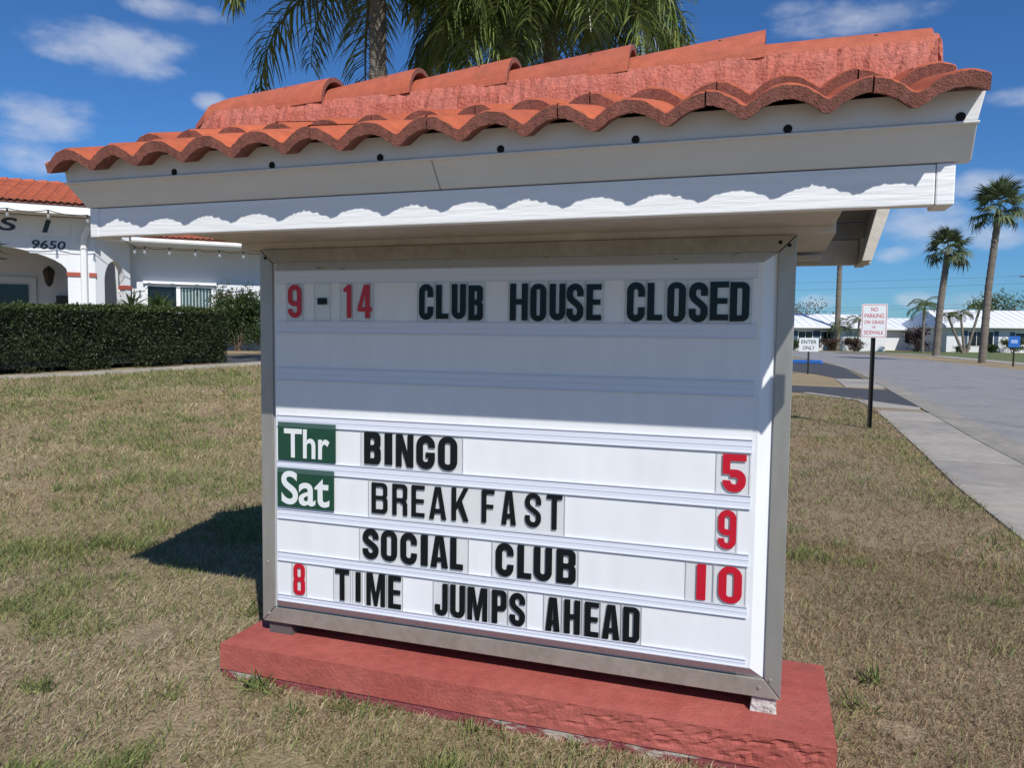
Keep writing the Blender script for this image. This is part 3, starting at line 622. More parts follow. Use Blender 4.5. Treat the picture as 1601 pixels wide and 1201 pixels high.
def put(c, x0, x1, z0, z1, t, m, parent, name='character', y=YL-.0010):
    tmp = fill(glyph(c, x1-x0, z1-z0, t), .0008)
    inv = np.array(XF[parent].inverted())
    def fn(co, x0=x0, z0=z0, y=y, inv=inv):
        wv = np.stack([co[:,0]+x0, y-co[:,2]*1.0, co[:,1]+z0], 1); return wv @ inv[:3,:3].T+inv[:3,3]
    later(tmp, name, m, parent, fn)
def panel(x0, x1, z0, z1, parent, y=YL):
    s = MB(); s.box(x0, x1, y-.0010, y+.0014, z0, z1, 0); s.build('clear_panel', m_clear, parent)
    d = .0011; e_ = MB()
    for a in ((x0-d,x0-.0001,z0,z1),(x1+.0001,x1+d,z0,z1),(x0-d,x1+d,z0-d,z0-.0001),(x0-d,x1+d,z1+.0001,z1+d)): e_.box(a[0],a[1],y-.0010,y+.0014,a[2],a[3])
    e_.build('panel_edge', m_edge, parent)
rows = {
'top':[('9',-.7761,-.7205,1.3058,1.4232),('-',-.6553,-.6167,1.3531,1.376),('1',-.5506,-.5204,1.3067,1.421),('4',-.4954,-.441,1.3059,1.4204),('C',-.2632,-.2118,1.3017,1.4203),('L',-.2011,-.1565,1.305,1.4177),('U',-.1451,-.0952,1.3044,1.4192),('B',-.0853,-.0348,1.3006,1.4145),('H',.0572,.1173,1.3014,1.4192),('O',.1259,.1783,1.2990,1.4178),('U',.1891,.241,1.3021,1.417),('S',.2442,.2984,1.2990,1.4174),('E',.3079,.3548,1.3028,1.4149),('C',.4339,.4883,1.2996,1.4194),('L',.496,.5411,1.3038,1.4169),('O',.5552,.6096,1.2990,1.4181),('S',.6189,.6733,1.2990,1.4175),('E',.6796,.7322,1.3049,1.4187),('D',.7358,.7904,1.3024,1.417)],
'last':[('8',-.7609,-.7109,.3035,.4190),('T',-.5866,-.5296,.306,.4184),('I',-.504,-.4836,.3095,.4151),('M',-.4608,-.388,.3023,.4185),('E',-.3756,-.3263,.3027,.4178),('J',-.1985,-.1513,.3015,.4130),('U',-.1419,-.0884,.3012,.4143),('M',-.0791,-.0084,.3012,.4141),('P',.0075,.0589,.3016,.4147),('S',.0695,.123,.3012,.4130),('A',.1925,.2405,.3015,.4130),('H',.2544,.3068,.3015,.4130),('E',.3215,.3669,.3012,.4135),('A',.3781,.434,.3015,.4130),('D',.4442,.496,.3015,.4135)]}
words = {
'BINGO':[('B',-.4697,-.4051,.8023,.9138),('I',-.3904,-.361,.8042,.9136),('N',-.3473,-.2813,.8006,.9130),('G',-.2702,-.2017,.7990,.9135),('O',-.1899,-.1204,.7990,.9137)],
'BREAKFAST':[('B',-.4407,-.3787,.6321,.7395),('R',-.3606,-.3032,.6323,.7409),('E',-.2877,-.2385,.6329,.7417),('A',-.2218,-.1584,.6306,.742),('K',-.1398,-.0777,.6327,.7449),('F',-.0323,.0126,.6353,.7461),('A',.0371,.0877,.6356,.7475),('S',.1178,.1721,.6355,.7476),('T',.1903,.2421,.6343,.7470)],
'SOCIAL':[('S',-.4759,-.4131,.4669,.5760),('O',-.4039,-.3415,.4672,.5760),('C',-.3293,-.2663,.4642,.5750),('I',-.2519,-.2256,.4663,.5735),('A',-.2161,-.1509,.4658,.5745),('L',-.1432,-.0968,.4663,.5741)],
'CLUB':[('C',.0191,.0812,.4625,.5740),('L',.0945,.1424,.4630,.5733),('U',.1501,.2112,.4625,.5733),('B',.2261,.29,.4631,.5740)]}
def ltile(x0, x1, z0, z1, label, group=None):
    return thing('letter_tile', label, 'letter tile', ((x0+x1)/2, YL, z0), 0, group)
where = {'top': 'row announcing the closed club house', 'last': 'bottom row under the social club line'}
wordof = {'top': ['starting the top row','after the 9','before the 4','after the 1']+['in CLUB of the top row']*4+['in HOUSE']*5+['in CLOSED']*6,
          'last': ['starting the bottom row']+['in TIME']*4+['in JUMPS']*5+['in AHEAD']*5}
for rk, lst in rows.items():
    zb, zu = (1.2955,1.4255) if rk == 'top' else (.2995,.4215)
    for k, (c, a, b, z0, z1) in enumerate(lst):
        red = c.isdigit(); wo_ = wordof[rk][k]; nm = {'-': 'dash'}.get(c, c)
        if rk == 'last' and c in 'AE' and 'AHEAD' in wo_ and c == 'A': wo_ = 'starting AHEAD' if k == 10 else 'next to last in AHEAD'
        t = ltile(a, b, zb, zu, f'clear tile with {"red number" if red else "black letter" if c != "-" else "black"} {nm} {wo_}', 'changeable letter tiles')
        lm = .004 if c != '1' else .012
        gl_ = [q for j, q in enumerate(lst) if j != k]
        pl0 = max([a-(.012 if c in '-1' or (c == 'I') else .0055)]+[(q[2]+a)/2+.0015 for q in gl_ if q[2] <= a+.0005]); pr0 = min([b+(.012 if c == '-' else .0055)]+[(q[1]+b)/2-.0015 for q in gl_ if q[1] >= b-.0005])
        panel(pl0, pr0, zb, zu, t)
        put(c, a, b, z0, z1, {'-': .02, '1': .018, 'M': .021, 'I': .02}.get(c, .0205 if rk == 'top' and not red else (.018 if red else .0195)), m_crim if red else (m_black if rk == 'top' else m_blackm), t)
for wd, lst in words.items():
    z0, z1 = {'BINGO': (.7935,.9165), 'BREAKFAST': (.6175,.7495), 'SOCIAL': (.4585,.5775), 'CLUB': (.4585,.5775)}[wd]
    x0 = lst[0][1]-.012; x1 = lst[-1][2]+(.019 if wd in ('BINGO','SOCIAL') else .008)
    t = thing('word_strip', f'clear plastic strip reading {wd} in black letters', 'word strip', (x0, YL, z0), 0, None)
    panel(x0, x1, z0, z1, t)
    for c, a, b, q0, q1 in lst: put(c, a, b, max(q0, z0+.003), q1, {'BREAKFAST': .0168}.get(wd, .0245 if wd == 'BINGO' else .0225), m_blackm, t, 'letter')
for c, (a, b, q0, q1), (x0, x1, z0, z1), lab in (('5',(.7299,.7971,.7985,.9120),(.7143,.8085,.7935,.9165),'clear tile with red number 5 at the end of the bingo row'), ('9',(.7222,.774,.626,.7440),(.7185,.7776,.6175,.7495),'clear tile with red number 9 at the end of the breakfast row'),
    ('I',(.6642,.6912,.4624,.5725),(.6339,.7130,.4585,.5775),'clear tile with red bar numeral 1 at the end of the social club row'), ('0',(.7278,.7954,.4624,.5745),(.7155,.8073,.4585,.5775),'clear tile with red number 0 at the end of the social club row')):
    t = ltile(x0, x1, z0, z1, lab, 'changeable letter tiles'); panel(x0, x1, z0, z1, t); put(c, a, b, q0, q1, .0235 if c in '50' else .0185, m_crim, t)
YG = FY-.0090
for word, x0, x1, z0, z1 in (('Thr',-.818,-.5812,.7964,.9326), ('Sat',-.8223,-.5881,.6249,.7669)):
    t = thing('day_plate', f'dark green plate reading {word} in white', 'day plate', ((x0+x1)/2, YG, z0))
    s = MB(); s.box(x0, x1, YG-.0022, YG+.0010, z0, z1-.017, 0); s.box(x0, x1, YG-.0022, YG+.0010, z1-.0168, z1, 1); s.build('plate', [m_green, mat('faded_green_band', (.055,.115,.105), .25)], t)
    tmp = text(word, .1, .0010, offset=.0018, align='LEFT'); inv = np.array(XF[t].inverted())
    def fn(co, x0=x0, z0=z0, x1=x1, inv=inv, word=word):
        mn, mxx = co.min(0), co.max(0); xa, xb = (x0+.026, x1-.024) if word == 'Thr' else (x0+.018, x1-.018); za, zb = z0+.010, z0+.114+(.018 if word == 'Sat' else 0)
        X_ = xa+(co[:,0]-mn[0])/(mxx[0]-mn[0])*(xb-xa); Z_ = za+(co[:,1]-mn[1])/(mxx[1]-mn[1])*(zb-za)
        wv = np.stack([X_, YG-.0030-co[:,2], Z_], 1); return wv @ inv[:3,:3].T+inv[:3,3]
    later(tmp, 'day_name', m_white, t, fn)

# ------------------------------------------------------------------ street signs
def printed(body, cx, cz, wd, ht, y, m, parent, offset=.0, name='lettering', shear=0, face=None, depth=.004):
    tmp = text(body, 1.0, depth, shear=shear, offset=offset)
    def fn(co):
        mn, mxx = co.min(0), co.max(0)
        return np.stack([cx+((co[:,0]-mn[0])/(mxx[0]-mn[0])-.5)*wd, y-co[:,2], cz+((co[:,1]-mn[1])/(mxx[1]-mn[1])-.5)*ht], 1)
    later(tmp, name, m, parent, fn)
NP = thing('parking_sign', 'white sign with red NO PARKING ON GRASS lettering on brown steel post', 'sign', (2.23, 9.35, 0), R_(1))
s = MB(); s.v = []; 
s.box(-.028,-.022,-.02,.02,-.1,1.74); s.box(.022,.028,-.02,.02,-.1,1.74); s.box(-.022,.022,.014,.02,-.1,1.74); s.build('post', m_pole, NP, world=False)
for z in np.arange(.1, 1.2, .05): MB().box(-.008,.008,.0105,.0135,z,z+.016).build('post_hole', m_dark, NP, world=False) if z < 1.2 else None
s = MB(); s.prism(rrect(-.165,1.28,.165,1.75,.03,.03,.03,.03), -.026, -.021); s.build('sign_face', m_white, NP, world=False)
s = MB(); o_ = rrect(-.155,1.29,.155,1.74,.025,.025,.025,.025); i_ = rrect(-.148,1.297,.148,1.733,.02,.02,.02,.02); n_ = len(o_)
for k in range(n_): s.poly([(o_[k][0],-.0268,o_[k][1]),(o_[(k+1)%n_][0],-.0268,o_[(k+1)%n_][1]),(i_[(k+1)%n_][0],-.0268,i_[(k+1)%n_][1]),(i_[k][0],-.0268,i_[k][1])])
s.build('sign_border', m_signred, NP, world=False)
for b_, cz_, wd_, ht_ in (('NO',1.675,.085,.055),('PARKING',1.585,.25,.058),('ON GRASS',1.497,.25,.050),('OR',1.427,.05,.028),('SIDEWALK',1.352,.25,.055)): printed(b_, 0, cz_, wd_, ht_, -.0275, m_signred, NP, depth=.001)
ES = thing('entry_sign', 'small white ENTER ONLY sign on a thin post by the lot entrance', 'sign', (2.19, 26.4, 0), 0)
MB().box(-.03,.03,-.02,.02,-.1,.95).build('post', m_pole, ES, world=False); MB().box(-.32,.32,-.032,-.022,.80,1.28).build('sign_face', m_white, ES, world=False)
printed('ENTER', 0, 1.14, .50, .13, -.034, m_navy, ES, .01, depth=.002); printed('ONLY', 0, .93, .40, .13, -.034, m_navy, ES, .01, depth=.002)
BS = thing('blue_sign', 'small blue sign on a post beside the tall palm trunk', 'sign', (12.36, 41.25, 0), -.2)
MB().box(-.04,.04,-.03,.03,-.1,1.0).build('post', m_pole, BS, world=False); MB().box(-.24,.24,-.05,-.03,.95,1.5).build('sign_face', m_blue, BS, world=False); MB().box(-.14,.14,-.056,-.0505,1.15,1.32).build('emblem', mat('pale_emblem', (.35,.5,.8), .5), BS, world=False)
ws = MB(); ws.prism([(-1.2,0),(1.2,0),(1.15,.13),(1.08,.17),(-1.08,.17),(-1.15,.13)], -.09, .09); W_ = thing('wheel_stop', 'blue painted parking wheel stop on black asphalt', 'wheel stop', (2.25, 38.2, .03), -.25); ws.build('stop_block', m_blue, W_, world=False, bevel=.02)
MB().box(-.7,-.66,-.02,.02,.16,.176).build('anchor_pin', m_dark, W_, world=False)

# ------------------------------------------------------------------ clubhouse
BA = R_(42); BL = (-18.632, 12.654, .65)
CH = thing('clubhouse', 'white stucco clubhouse with red tiled roofs and arched porch behind the hedge', 'building', BL, BA)
def part(name, m, fnc, parent=CH, bevel=0): s = MB(); fnc(s); return s.build(name, m, parent, world=False, bevel=bevel)
def arch_wall(s, x0, x1, zt, ax0, ax1, zs, rise, y0, y1, n=20):
    """wall x0..x1 up to zt with an arched opening ax0..ax1, spring height zs"""
    cx, hw = (ax0+ax1)/2, (ax1-ax0)/2
    if ax0 > x0: s.box(x0, ax0, y0, y1, -.3, zt)
    if x1 > ax1: s.box(ax1, x1, y0, y1, -.3, zt)
    pa = [(cx-hw*math.cos(PI*i/n), zs+rise*math.sin(PI*i/n)) for i in range(n+1)]
    for a, b in zip(pa, pa[1:]): s.hexa([(a[0],y0,a[1]),(b[0],y0,b[1]),(b[0],y1,b[1]),(a[0],y1,a[1])], [(a[0],y0,zt),(b[0],y0,zt),(b[0],y1,zt),(a[0],y1,zt)])
wl = part('porch_wall', m_stucco, lambda s: arch_wall(s, -6, 2.12, 3.78, -4.6, 1.42, 2.22, .78, .9, 1.25))
part('porch_back_wall', m_int, lambda s: s.box(-6, 2.6, 4.2, 4.4, -.3, 3.78)); part('porch_ceiling', m_int, lambda s: s.box(-6, 2.1, 1.25, 4.2, 3.5, 3.6))
part('pillar_band', m_band, lambda s: s.box(1.40, 1.74, .86, 1.27, 2.13, 2.24)); part('pillar_band', m_band, lambda s: s.box(1.96, 2.15, .86, 1.27, 2.13, 2.24))
part('downspout', m_trim, lambda s: s.tube([(1.99,.78,3.55),(1.86,.80,3.25),(1.84,.83,3.02),(1.84,.83,-.2)], .09, 8))
part('name_board', m_stucco, lambda s: s.box(-2.5, 1.50, .885, .899, 3.22, 3.74)); part('number_board', m_stucco, lambda s: s.box(.50, 1.45, .885, .899, 2.74, 3.17))
printed('S  1', .42, 3.50, 1.25, .36, .88, m_navy, CH, .02, shear=.16, depth=.02); printed('9650', .98, 2.985, .82, .24, .88, m_navy, CH, .012, shear=.15, depth=.02)
d_ = part('porch_door', m_int, lambda s: s.box(-1.6, .15, 4.12, 4.19, -.3, 2.24)); part('glass_pane', m_glass, lambda s: s.box(-1.4, -.06, 4.08, 4.115, .2, 2.0), d_)
ln = part('wall_lantern', m_pole, lambda s: (s.tube([(.56,3.75,2.6),(.56,3.75,2.5),(.56,3.75,2.42),(.56,3.75,2.05),(.56,3.75,1.95)], [.02,.13,.17,.10,.03], 8), s.box(.54,.58,3.75,4.2,2.52,2.56)))
part('mailbox', m_pole, lambda s: s.box(.72, 1.05, 3.9, 4.18, 1.2, 1.68))
# corner bay with the narrow arch, then the long wing
def bay(s):
    arch_wall(s, 0, 1.15, 3.5, .28, .98, 2.03, .62, 0, .25, 14); c, q = math.cos(R_(42)), math.sin(R_(42)); s.v = [(2.12+x*c-y*q, .92+x*q+y*c, z) for x, y, z in s.v]
part('bay_wall', m_stucco, bay)
def bayband(s):
    s.box(.94, 1.17, -.02, .27, 1.83, 1.95); c, q = math.cos(R_(42)), math.sin(R_(42)); s.v = [(2.12+x*c-y*q, .92+x*q+y*c, z) for x, y, z in s.v]
part('pillar_band', m_band, bayband)
wg = part('wing_wall', m_stucco, lambda s: (s.box(2.70, 3.36, 2.1, 2.3, -.3, 3.3), s.box(5.34, 14, 2.1, 2.3, -.3, 3.3), s.box(3.36, 5.34, 2.1, 2.3, 2.05, 3.3), s.box(3.36, 5.34, 2.1, 2.3, -.3, .9)))
part('wing_side_wall', m_stucco, lambda s: s.box(13.8, 14, 2.3, 9, -.3, 3.3)); part('wall_pilaster', m_stucco, lambda s: s.box(2.62, 2.80, 2.02, 2.098, -.3, 3.2))
wd_ = part('window', m_trim, lambda s: [s.box(*q) for q in ((3.36,5.34,2.06,2.2,1.98,2.05),(3.36,5.34,2.06,2.2,.9,.98),(3.36,3.43,2.06,2.2,.98,1.98),(5.27,5.34,2.06,2.2,.98,1.98),(4.24,4.36,2.06,2.2,.98,1.98))])
part('window_pane', m_glass, lambda s: s.box(3.43, 4.24, 2.14, 2.15, .98, 1.98), wd_); part('window_pane', mat('tinted_glass', (.05,.085,.085), .05, spec=.8), lambda s: s.box(4.36, 5.27, 2.14, 2.15, .98, 1.98), wd_)
for k in range(9): part('blind_slat', m_blind, lambda s, k=k: s.box(4.40+k*.097, 4.43+k*.097, 2.125, 2.135, .99, 1.96), wd_)
part('window_hood', m_trim, lambda s: s.box(3.30, 5.42, 1.98, 2.098, 2.06, 2.14))
part('eave_board', m_trim, lambda s: (s.box(-6.5, 2.2, -.03, .0, 3.76, 3.98), s.box(-6.5, 2.2, .0, .9, 3.80, 3.84)))
part('eave_board', m_trim, lambda s: (s.box(3.05, 14.6, 1.05, 1.14, 3.16, 3.34), s.box(2.2, 14.6, 1.14, 2.1, 3.2, 3.24)))
part('gutter', m_trim, lambda s: s.tube([(3.0,1.0,3.27),(14.6,1.0,3.27)], .075, 8))
part('eave_corner', m_trim, lambda s: s.box(2.2, 3.05, .60, 1.14, 3.34, 3.62))
rp_ = part('roof', m_lip, lambda s: (s.hexa([(-6.6,-.06,3.99),(2.28,-.06,3.99),(2.28,3.0,5.0),(-6.6,3.0,5.0)], [(-6.6,-.06,4.03),(2.28,-.06,4.03),(2.28,3.0,5.04),(-6.6,3.0,5.04)]), s.hexa([(-6.6,6.0,3.99),(2.28,6.0,3.99),(2.28,3.0,5.0),(-6.6,3.0,5.0)][::-1], [(-6.6,6.0,4.03),(2.28,6.0,4.03),(2.28,3.0,5.04),(-6.6,3.0,5.04)][::-1])))
rw = part('roof', m_lip, lambda s: (s.hexa([(3.3,.98,3.34),(14.7,.98,3.34),(14.7,5.6,4.35),(3.3,5.6,4.35)], [(3.3,.98,3.37),(14.7,.98,3.37),(14.7,5.6,4.38),(3.3,5.6,4.38)]), s.hexa([(3.3,10,3.34),(14.7,10,3.34),(14.7,5.6,4.35),(3.3,5.6,4.35)][::-1], [(3.3,10,3.37),(14.7,10,3.37),(14.7,5.6,4.38),(3.3,5.6,4.38)][::-1])))
m2 = tile_mesh('house_tile', .02, 1.98, n=7, L=.46)
for (par, xs0, xs1, yy, zz, slope, rows_) in ((rp_, -2.6, 2.0, -.10, 4.03, math.atan(1.01/3.06), 9), (rw, 3.35, 8.0, .95, 3.37, math.atan(1.01/4.62), 6)):
    for r_ in range(rows_):
        x = xs0
        while x < xs1:
            o = link('roof_tile', m2, par); dd = r_*.36; o.location = (x, yy+dd*math.cos(slope), zz+dd*math.sin(slope)+.002); o.rotation_euler = (slope-.05, 0, 0); x += .336
for k in range(14):
    def rdg(s, k=k):
        for j in range(8):
            a0, a1 = PI*j/8, PI*(j+1)/8; x0_, x1_ = -2.4+k*.34, -2.4+k*.34+.36
            s.poly([(x0_,3-math.cos(a0)*.10,5.0+math.sin(a0)*.10),(x1_,3-math.cos(a0)*.12,5.02+math.sin(a0)*.12),(x1_,3-math.cos(a1)*.12,5.02+math.sin(a1)*.12),(x0_,3-math.cos(a1)*.10,5.0+math.sin(a1)*.10)])
    part('ridge_tile', m_tile, rdg, rp_)
# string lights under the eaves
SLT = thing('string_lights', 'black string of clear bulbs hung along the clubhouse eaves', 'string lights', BL, BA)
hooks = [(-1.5,-.12,3.80),(.18,-.12,3.80),(1.12,-.12,3.82),(2.05,-.10,3.76),(3.15,.82,3.06),(3.41,.93,3.08),(4.08,.93,3.08),(4.79,.93,3.08),(5.48,.93,3.08),(6.17,.93,3.08),(6.9,.93,3.08),(7.6,.93,3.08)]
pts = []
for a, b in zip(hooks, hooks[1:]):
    for i in range(6): t = i/6; pts.append((a[0]+(b[0]-a[0])*t, a[1]+(b[1]-a[1])*t, a[2]+(b[2]-a[2])*t-.06*4*t*(1-t)))
part('cord', m_pole, lambda s: s.tube(pts, .012, 5), SLT)
m_bulb = glassy('bulb_glass', (.85,.85,.85), .15, .05, (.8,.8,.8), .3)
for h in hooks[1:]:
    sk = part('bulb', m_bulb, lambda s: s.tube([(h[0],h[1],h[2]-.10),(h[0],h[1],h[2]-.14),(h[0],h[1],h[2]-.19),(h[0],h[1],h[2]-.22)], [.02,.04,.04,.012], 8), SLT); part('socket', m_pole, lambda s: s.tube([(h[0],h[1],h[2]),(h[0],h[1],h[2]-.10)], .025, 6), sk)

# ------------------------------------------------------------------ hedge, shrubs, spiky plants
def pal(n, cols, jit=.2):
    c = np.array(cols)[rng.integers(0, len(cols), n)]; return c*(1+rng.uniform(-jit, jit, (n,1)))
GREENS = [(.036,.055,.020),(.050,.072,.026),(.026,.040,.016),(.066,.086,.034),(.048,.056,.028)]
s0, s1, dep = -7.0, 3.9, 1.15
HG = thing('hedge', 'long clipped dark green hedge in front of the clubhouse', 'hedge', (float(HA[0]), float(HA[1]), .45))
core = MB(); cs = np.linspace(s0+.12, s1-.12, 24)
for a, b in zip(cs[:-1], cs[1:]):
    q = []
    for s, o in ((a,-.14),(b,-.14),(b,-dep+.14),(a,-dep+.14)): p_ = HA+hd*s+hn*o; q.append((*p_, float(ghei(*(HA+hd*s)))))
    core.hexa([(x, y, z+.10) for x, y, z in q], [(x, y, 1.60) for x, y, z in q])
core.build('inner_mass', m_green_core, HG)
n = 80000; fs = rng.random(n); S_ = np.where(rng.random(n) < .05, s1-.05*rng.random(n), rng.uniform(s0, s1, n)); side_sel = rng.random(n)
O_ = np.where(side_sel < .62, rng.normal(0, .055, n)-.06, -rng.random(n)*dep); O_ = np.where(S_ > s1-.051, -rng.random(n)*dep, O_)
P2 = HA[None]+hd[None]*S_[:,None]+hn[None]*O_[:,None]; gz = ghei(P2[:,0], P2[:,1])
top = 1.66+.015*(S_)+.05*(vnoise(S_*2.2, O_*2)-.5)+np.where(rng.random(n) < .02, rng.uniform(0,.07,n), 0)
hz = np.where((side_sel < .62) | (S_ > s1-.051), gz+.03+(top-gz-.03)*rng.random(n)**.9, top-np.abs(rng.normal(0, .03, n)))
keep = ~((hz < gz+.22) & (vnoise(S_*2.6, hz*3, 4) < .45)); bul = .16*(vnoise(S_*1.6, hz*2.5, 9)-.5)+np.abs(rng.normal(0,.02,n))
P3 = np.stack([P2[:,0]+hn[0]*bul, P2[:,1]+hn[1]*bul, hz], 1)[keep]; nn = len(P3)
Dv = np.stack([np.full(nn, hn[0]), np.full(nn, hn[1]), np.full(nn, .6)], 1)*.7+rng.normal(size=(nn,3))*.75
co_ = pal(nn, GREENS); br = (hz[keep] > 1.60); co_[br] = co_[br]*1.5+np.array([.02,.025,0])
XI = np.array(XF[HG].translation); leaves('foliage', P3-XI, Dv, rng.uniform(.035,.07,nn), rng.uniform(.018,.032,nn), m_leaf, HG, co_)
for k in range(26):
    s_0 = s0+.3+k*(s1-s0-.5)/25+random.uniform(-.1,.1); p_ = HA+hd*s_0-hn*random.uniform(.25,.6); z_ = float(ghei(*p_))
    m_ = MB(); m_.tube([(p_[0],p_[1],z_-.05),(p_[0]+random.uniform(-.05,.05),p_[1],z_+.3),(p_[0]+random.uniform(-.12,.12),p_[1]+.05,z_+.6)], [.035,.028,.018], 6); m_.build('stem', m_twig, HG)
def shrub(name, label, x, y, z, rx, h, n, cols, seed, stems=7, ls=1.0, low=.25, cat='shrub'):
    r2 = np.random.default_rng(seed); T = thing(name, label, cat, (x, y, z))
    clumps = []
    for k in range(stems):
        a = 2*PI*k/stems+r2.uniform(-.3,.3); rr_ = rx*r2.uniform(.3,.85); tp = (math.cos(a)*rr_, math.sin(a)*rr_, h*r2.uniform(.6,.92))
        m_ = MB(); m_.tube([(math.cos(a)*.06, math.sin(a)*.06, -.08), (tp[0]*.45, tp[1]*.45, tp[2]*.45), tp], [.035,.025,.010], 6); m_.build('stem', m_twig, T, world=False)
        clumps.append(tp)
        for q in range(3): clumps.append((tp[0]*r2.uniform(.3,1.2)+r2.normal()*rx*.25, tp[1]*r2.uniform(.3,1.2)+r2.normal()*rx*.25, h*r2.uniform(low, .95)))
    cl_ = np.array(clumps); idx = r2.integers(0, len(cl_), n); P = cl_[idx]+r2.normal(size=(n,3))*np.array([rx*.20, rx*.20, h*.10]); P = P[P[:,2] > .05]
    nn = len(P); c = np.array(cols)[r2.integers(0, len(cols), nn)]*(1+r2.uniform(-.25,.25,(nn,1)))
    leaves('foliage', P, r2.normal(size=(nn,3))+np.array([0,0,.4]), r2.uniform(.05,.10,nn)*(rx+.4)*ls, r2.uniform(.025,.05,nn)*(rx+.4)*ls, m_leaf, T, c); return T
def at_b(lx, ly): c, q = math.cos(BA), math.sin(BA); return BL[0]+lx*c-ly*q, BL[1]+lx*q+ly*c
x_, y_ = at_b(6.0, 1.2); T = shrub('flowering_shrub', 'leggy green shrub with bare stems against the clubhouse wing', x_, y_, .65, .78, 1.75, 8500, [(.04,.07,.018),(.06,.095,.025),(.026,.045,.014)], 2)
r2 = np.random.default_rng(4); P = np.stack([r2.normal(-.45,.10,60), r2.normal(0,.2,60), r2.normal(1.68,.07,60)], 1); leaves('blossom', P, r2.normal(size=(60,3)), np.full(60,.05), np.full(60,.045), m_leaf, T, np.tile([[.5,.07,.09]], (60,1)))
x_, y_ = at_b(7.1, 1.0); shrub('wall_shrub', 'dense green shrub beside the leggy one along the clubhouse wing', x_, y_, .65, .7, 1.7, 7000, [(.05,.09,.02),(.03,.055,.016)], 6)
def spiky(x, y, z, h, n, seed, label):
    r2 = np.random.default_rng(seed); T = thing('spiky_plant', label, 'plant', (x, y, z)); m_ = MB(); m_.tube([(0,0,-.05),(.03,0,h*.4),(0,.02,h*.8)], [.05,.04,.03], 7); m_.build('stem', m_twig, T, world=False)
    a = r2.uniform(0, 2*PI, n); e_ = r2.uniform(-.2, 1.4, n); D = np.stack([np.cos(a)*np.cos(e_), np.sin(a)*np.cos(e_), np.sin(e_)], 1)
    P = np.stack([np.zeros(n), np.full(n, .01), h*r2.uniform(.65,.82,n)], 1); c = np.array([(.06,.10,.03),(.10,.15,.045),(.035,.06,.02)])[r2.integers(0,3,n)]
    leaves('blade_leaves', P, D, r2.uniform(.4,.62,n), np.full(n,.045), m_leaf, T, c)
x_, y_ = at_b(3.75, 1.5); spiky(x_, y_, .65, 1.75, 110, 1, 'light green spiky plant under the clubhouse window'); x_, y_ = at_b(3.0, 1.6); spiky(x_, y_, .65, 1.75, 60, 2, 'thin dark spiky plant beside the narrow arch')
x_, y_ = at_b(-.15, -.9); spiky(x_, y_, .65, 3.4, 70, 3, 'tall spiky palm plant at the porch name board')

# ------------------------------------------------------------------ palms
def frond_mesh(name, L, arch, seed, nl=84, ll=.72, plume=.5, wd=.034, cols=((.10,.145,.036),(.155,.195,.050),(.068,.105,.030),(.21,.235,.066)), droop=1.0):
    """pinnate frond along +x, starting at origin rising then arching down"""
    r2 = np.random.default_rng(seed); K = 26; t = np.linspace(0, 1, K); ang = R_(arch[0])+(R_(arch[1])-R_(arch[0]))*t**1.15
    d = np.stack([np.cos(ang), np.zeros(K), np.sin(ang)], 1); pos = np.concatenate([[[0,0,0]], np.cumsum(d[:-1]*L/(K-1), 0)])
    Vs, Fs, Cs = [], [], []
    def add(V, Fq, c):
        o = sum(len(v) for v in Vs); Vs.append(np.array(V)); Fs.extend([[o+i for i in q] for q in Fq]); Cs.extend([c]*len(V))
    for i in range(K-1):
        w0, w1 = .045*(1-t[i])+.008, .045*(1-t[i+1])+.008
        add([pos[i]+[0,w0,0], pos[i]-[0,w0,0], pos[i+1]-[0,w1,0], pos[i+1]+[0,w1,0]], [[0,1,2],[0,2,3]], (.11,.11,.035))
        add([pos[i]+[0,w0,0], pos[i]+[0,0,-w0*1.4], pos[i+1]+[0,0,-w1*1.4], pos[i+1]+[0,w1,0]], [[0,1,2],[0,2,3]], (.10,.10,.035))
    for k in range(nl):
        tt = .14+.85*(k+r2.uniform(-.3,.3))/nl; tt = min(max(tt,.1),.995); fi = tt*(K-1); i = min(int(fi), K-2); p = pos[i]+(pos[i+1]-pos[i])*(fi-i); dd = d[i]; up = np.array([-dd[2],0,dd[0]])
        ln = ll*(.55+.9*math.sin(PI*min(1,(tt*.86+.12))))*r2.uniform(.8,1.1)
        for s in (-1, 1):
            v0 = unit(dd*r2.uniform(.35,.75)+np.array([0,s,0])*r2.uniform(.6,1.)+up*r2.uniform(-plume,plume)); q = [p]; v = v0.copy(); nseg = 3
            for j in range(nseg): q.append(q[-1]+v*ln/nseg); v = unit(v+np.array([0,0,-.62*droop])*r2.uniform(.8,1.3))
            sd = unit(np.cross(v0, np.array([0,0,1.])+.3*r2.normal(size=3))); ws_ = [wd*.6, wd, wd*.75, 0.002]
            V = []; 
            for j in range(4): V += [q[j]+sd*ws_[j]/2, q[j]-sd*ws_[j]/2]
            c = np.array(cols[r2.integers(0, len(cols))])*r2.uniform(.8,1.25); add(V, [[0,1,3],[0,3,2],[2,3,5],[2,5,4],[4,5,7],[4,7,6]], tuple(c))
    V = np.concatenate(Vs); o = fast(name, V, np.array(Fs), m_palm, None, np.array(Cs)); me = o.data; bpy.data.objects.remove(o); return me
QF = [frond_mesh('queen_frond', 3.6, a, sd) for a, sd in (((62,-70),1),((45,-82),2),((28,-86),3),((75,-45),4),((10,-88),5))]
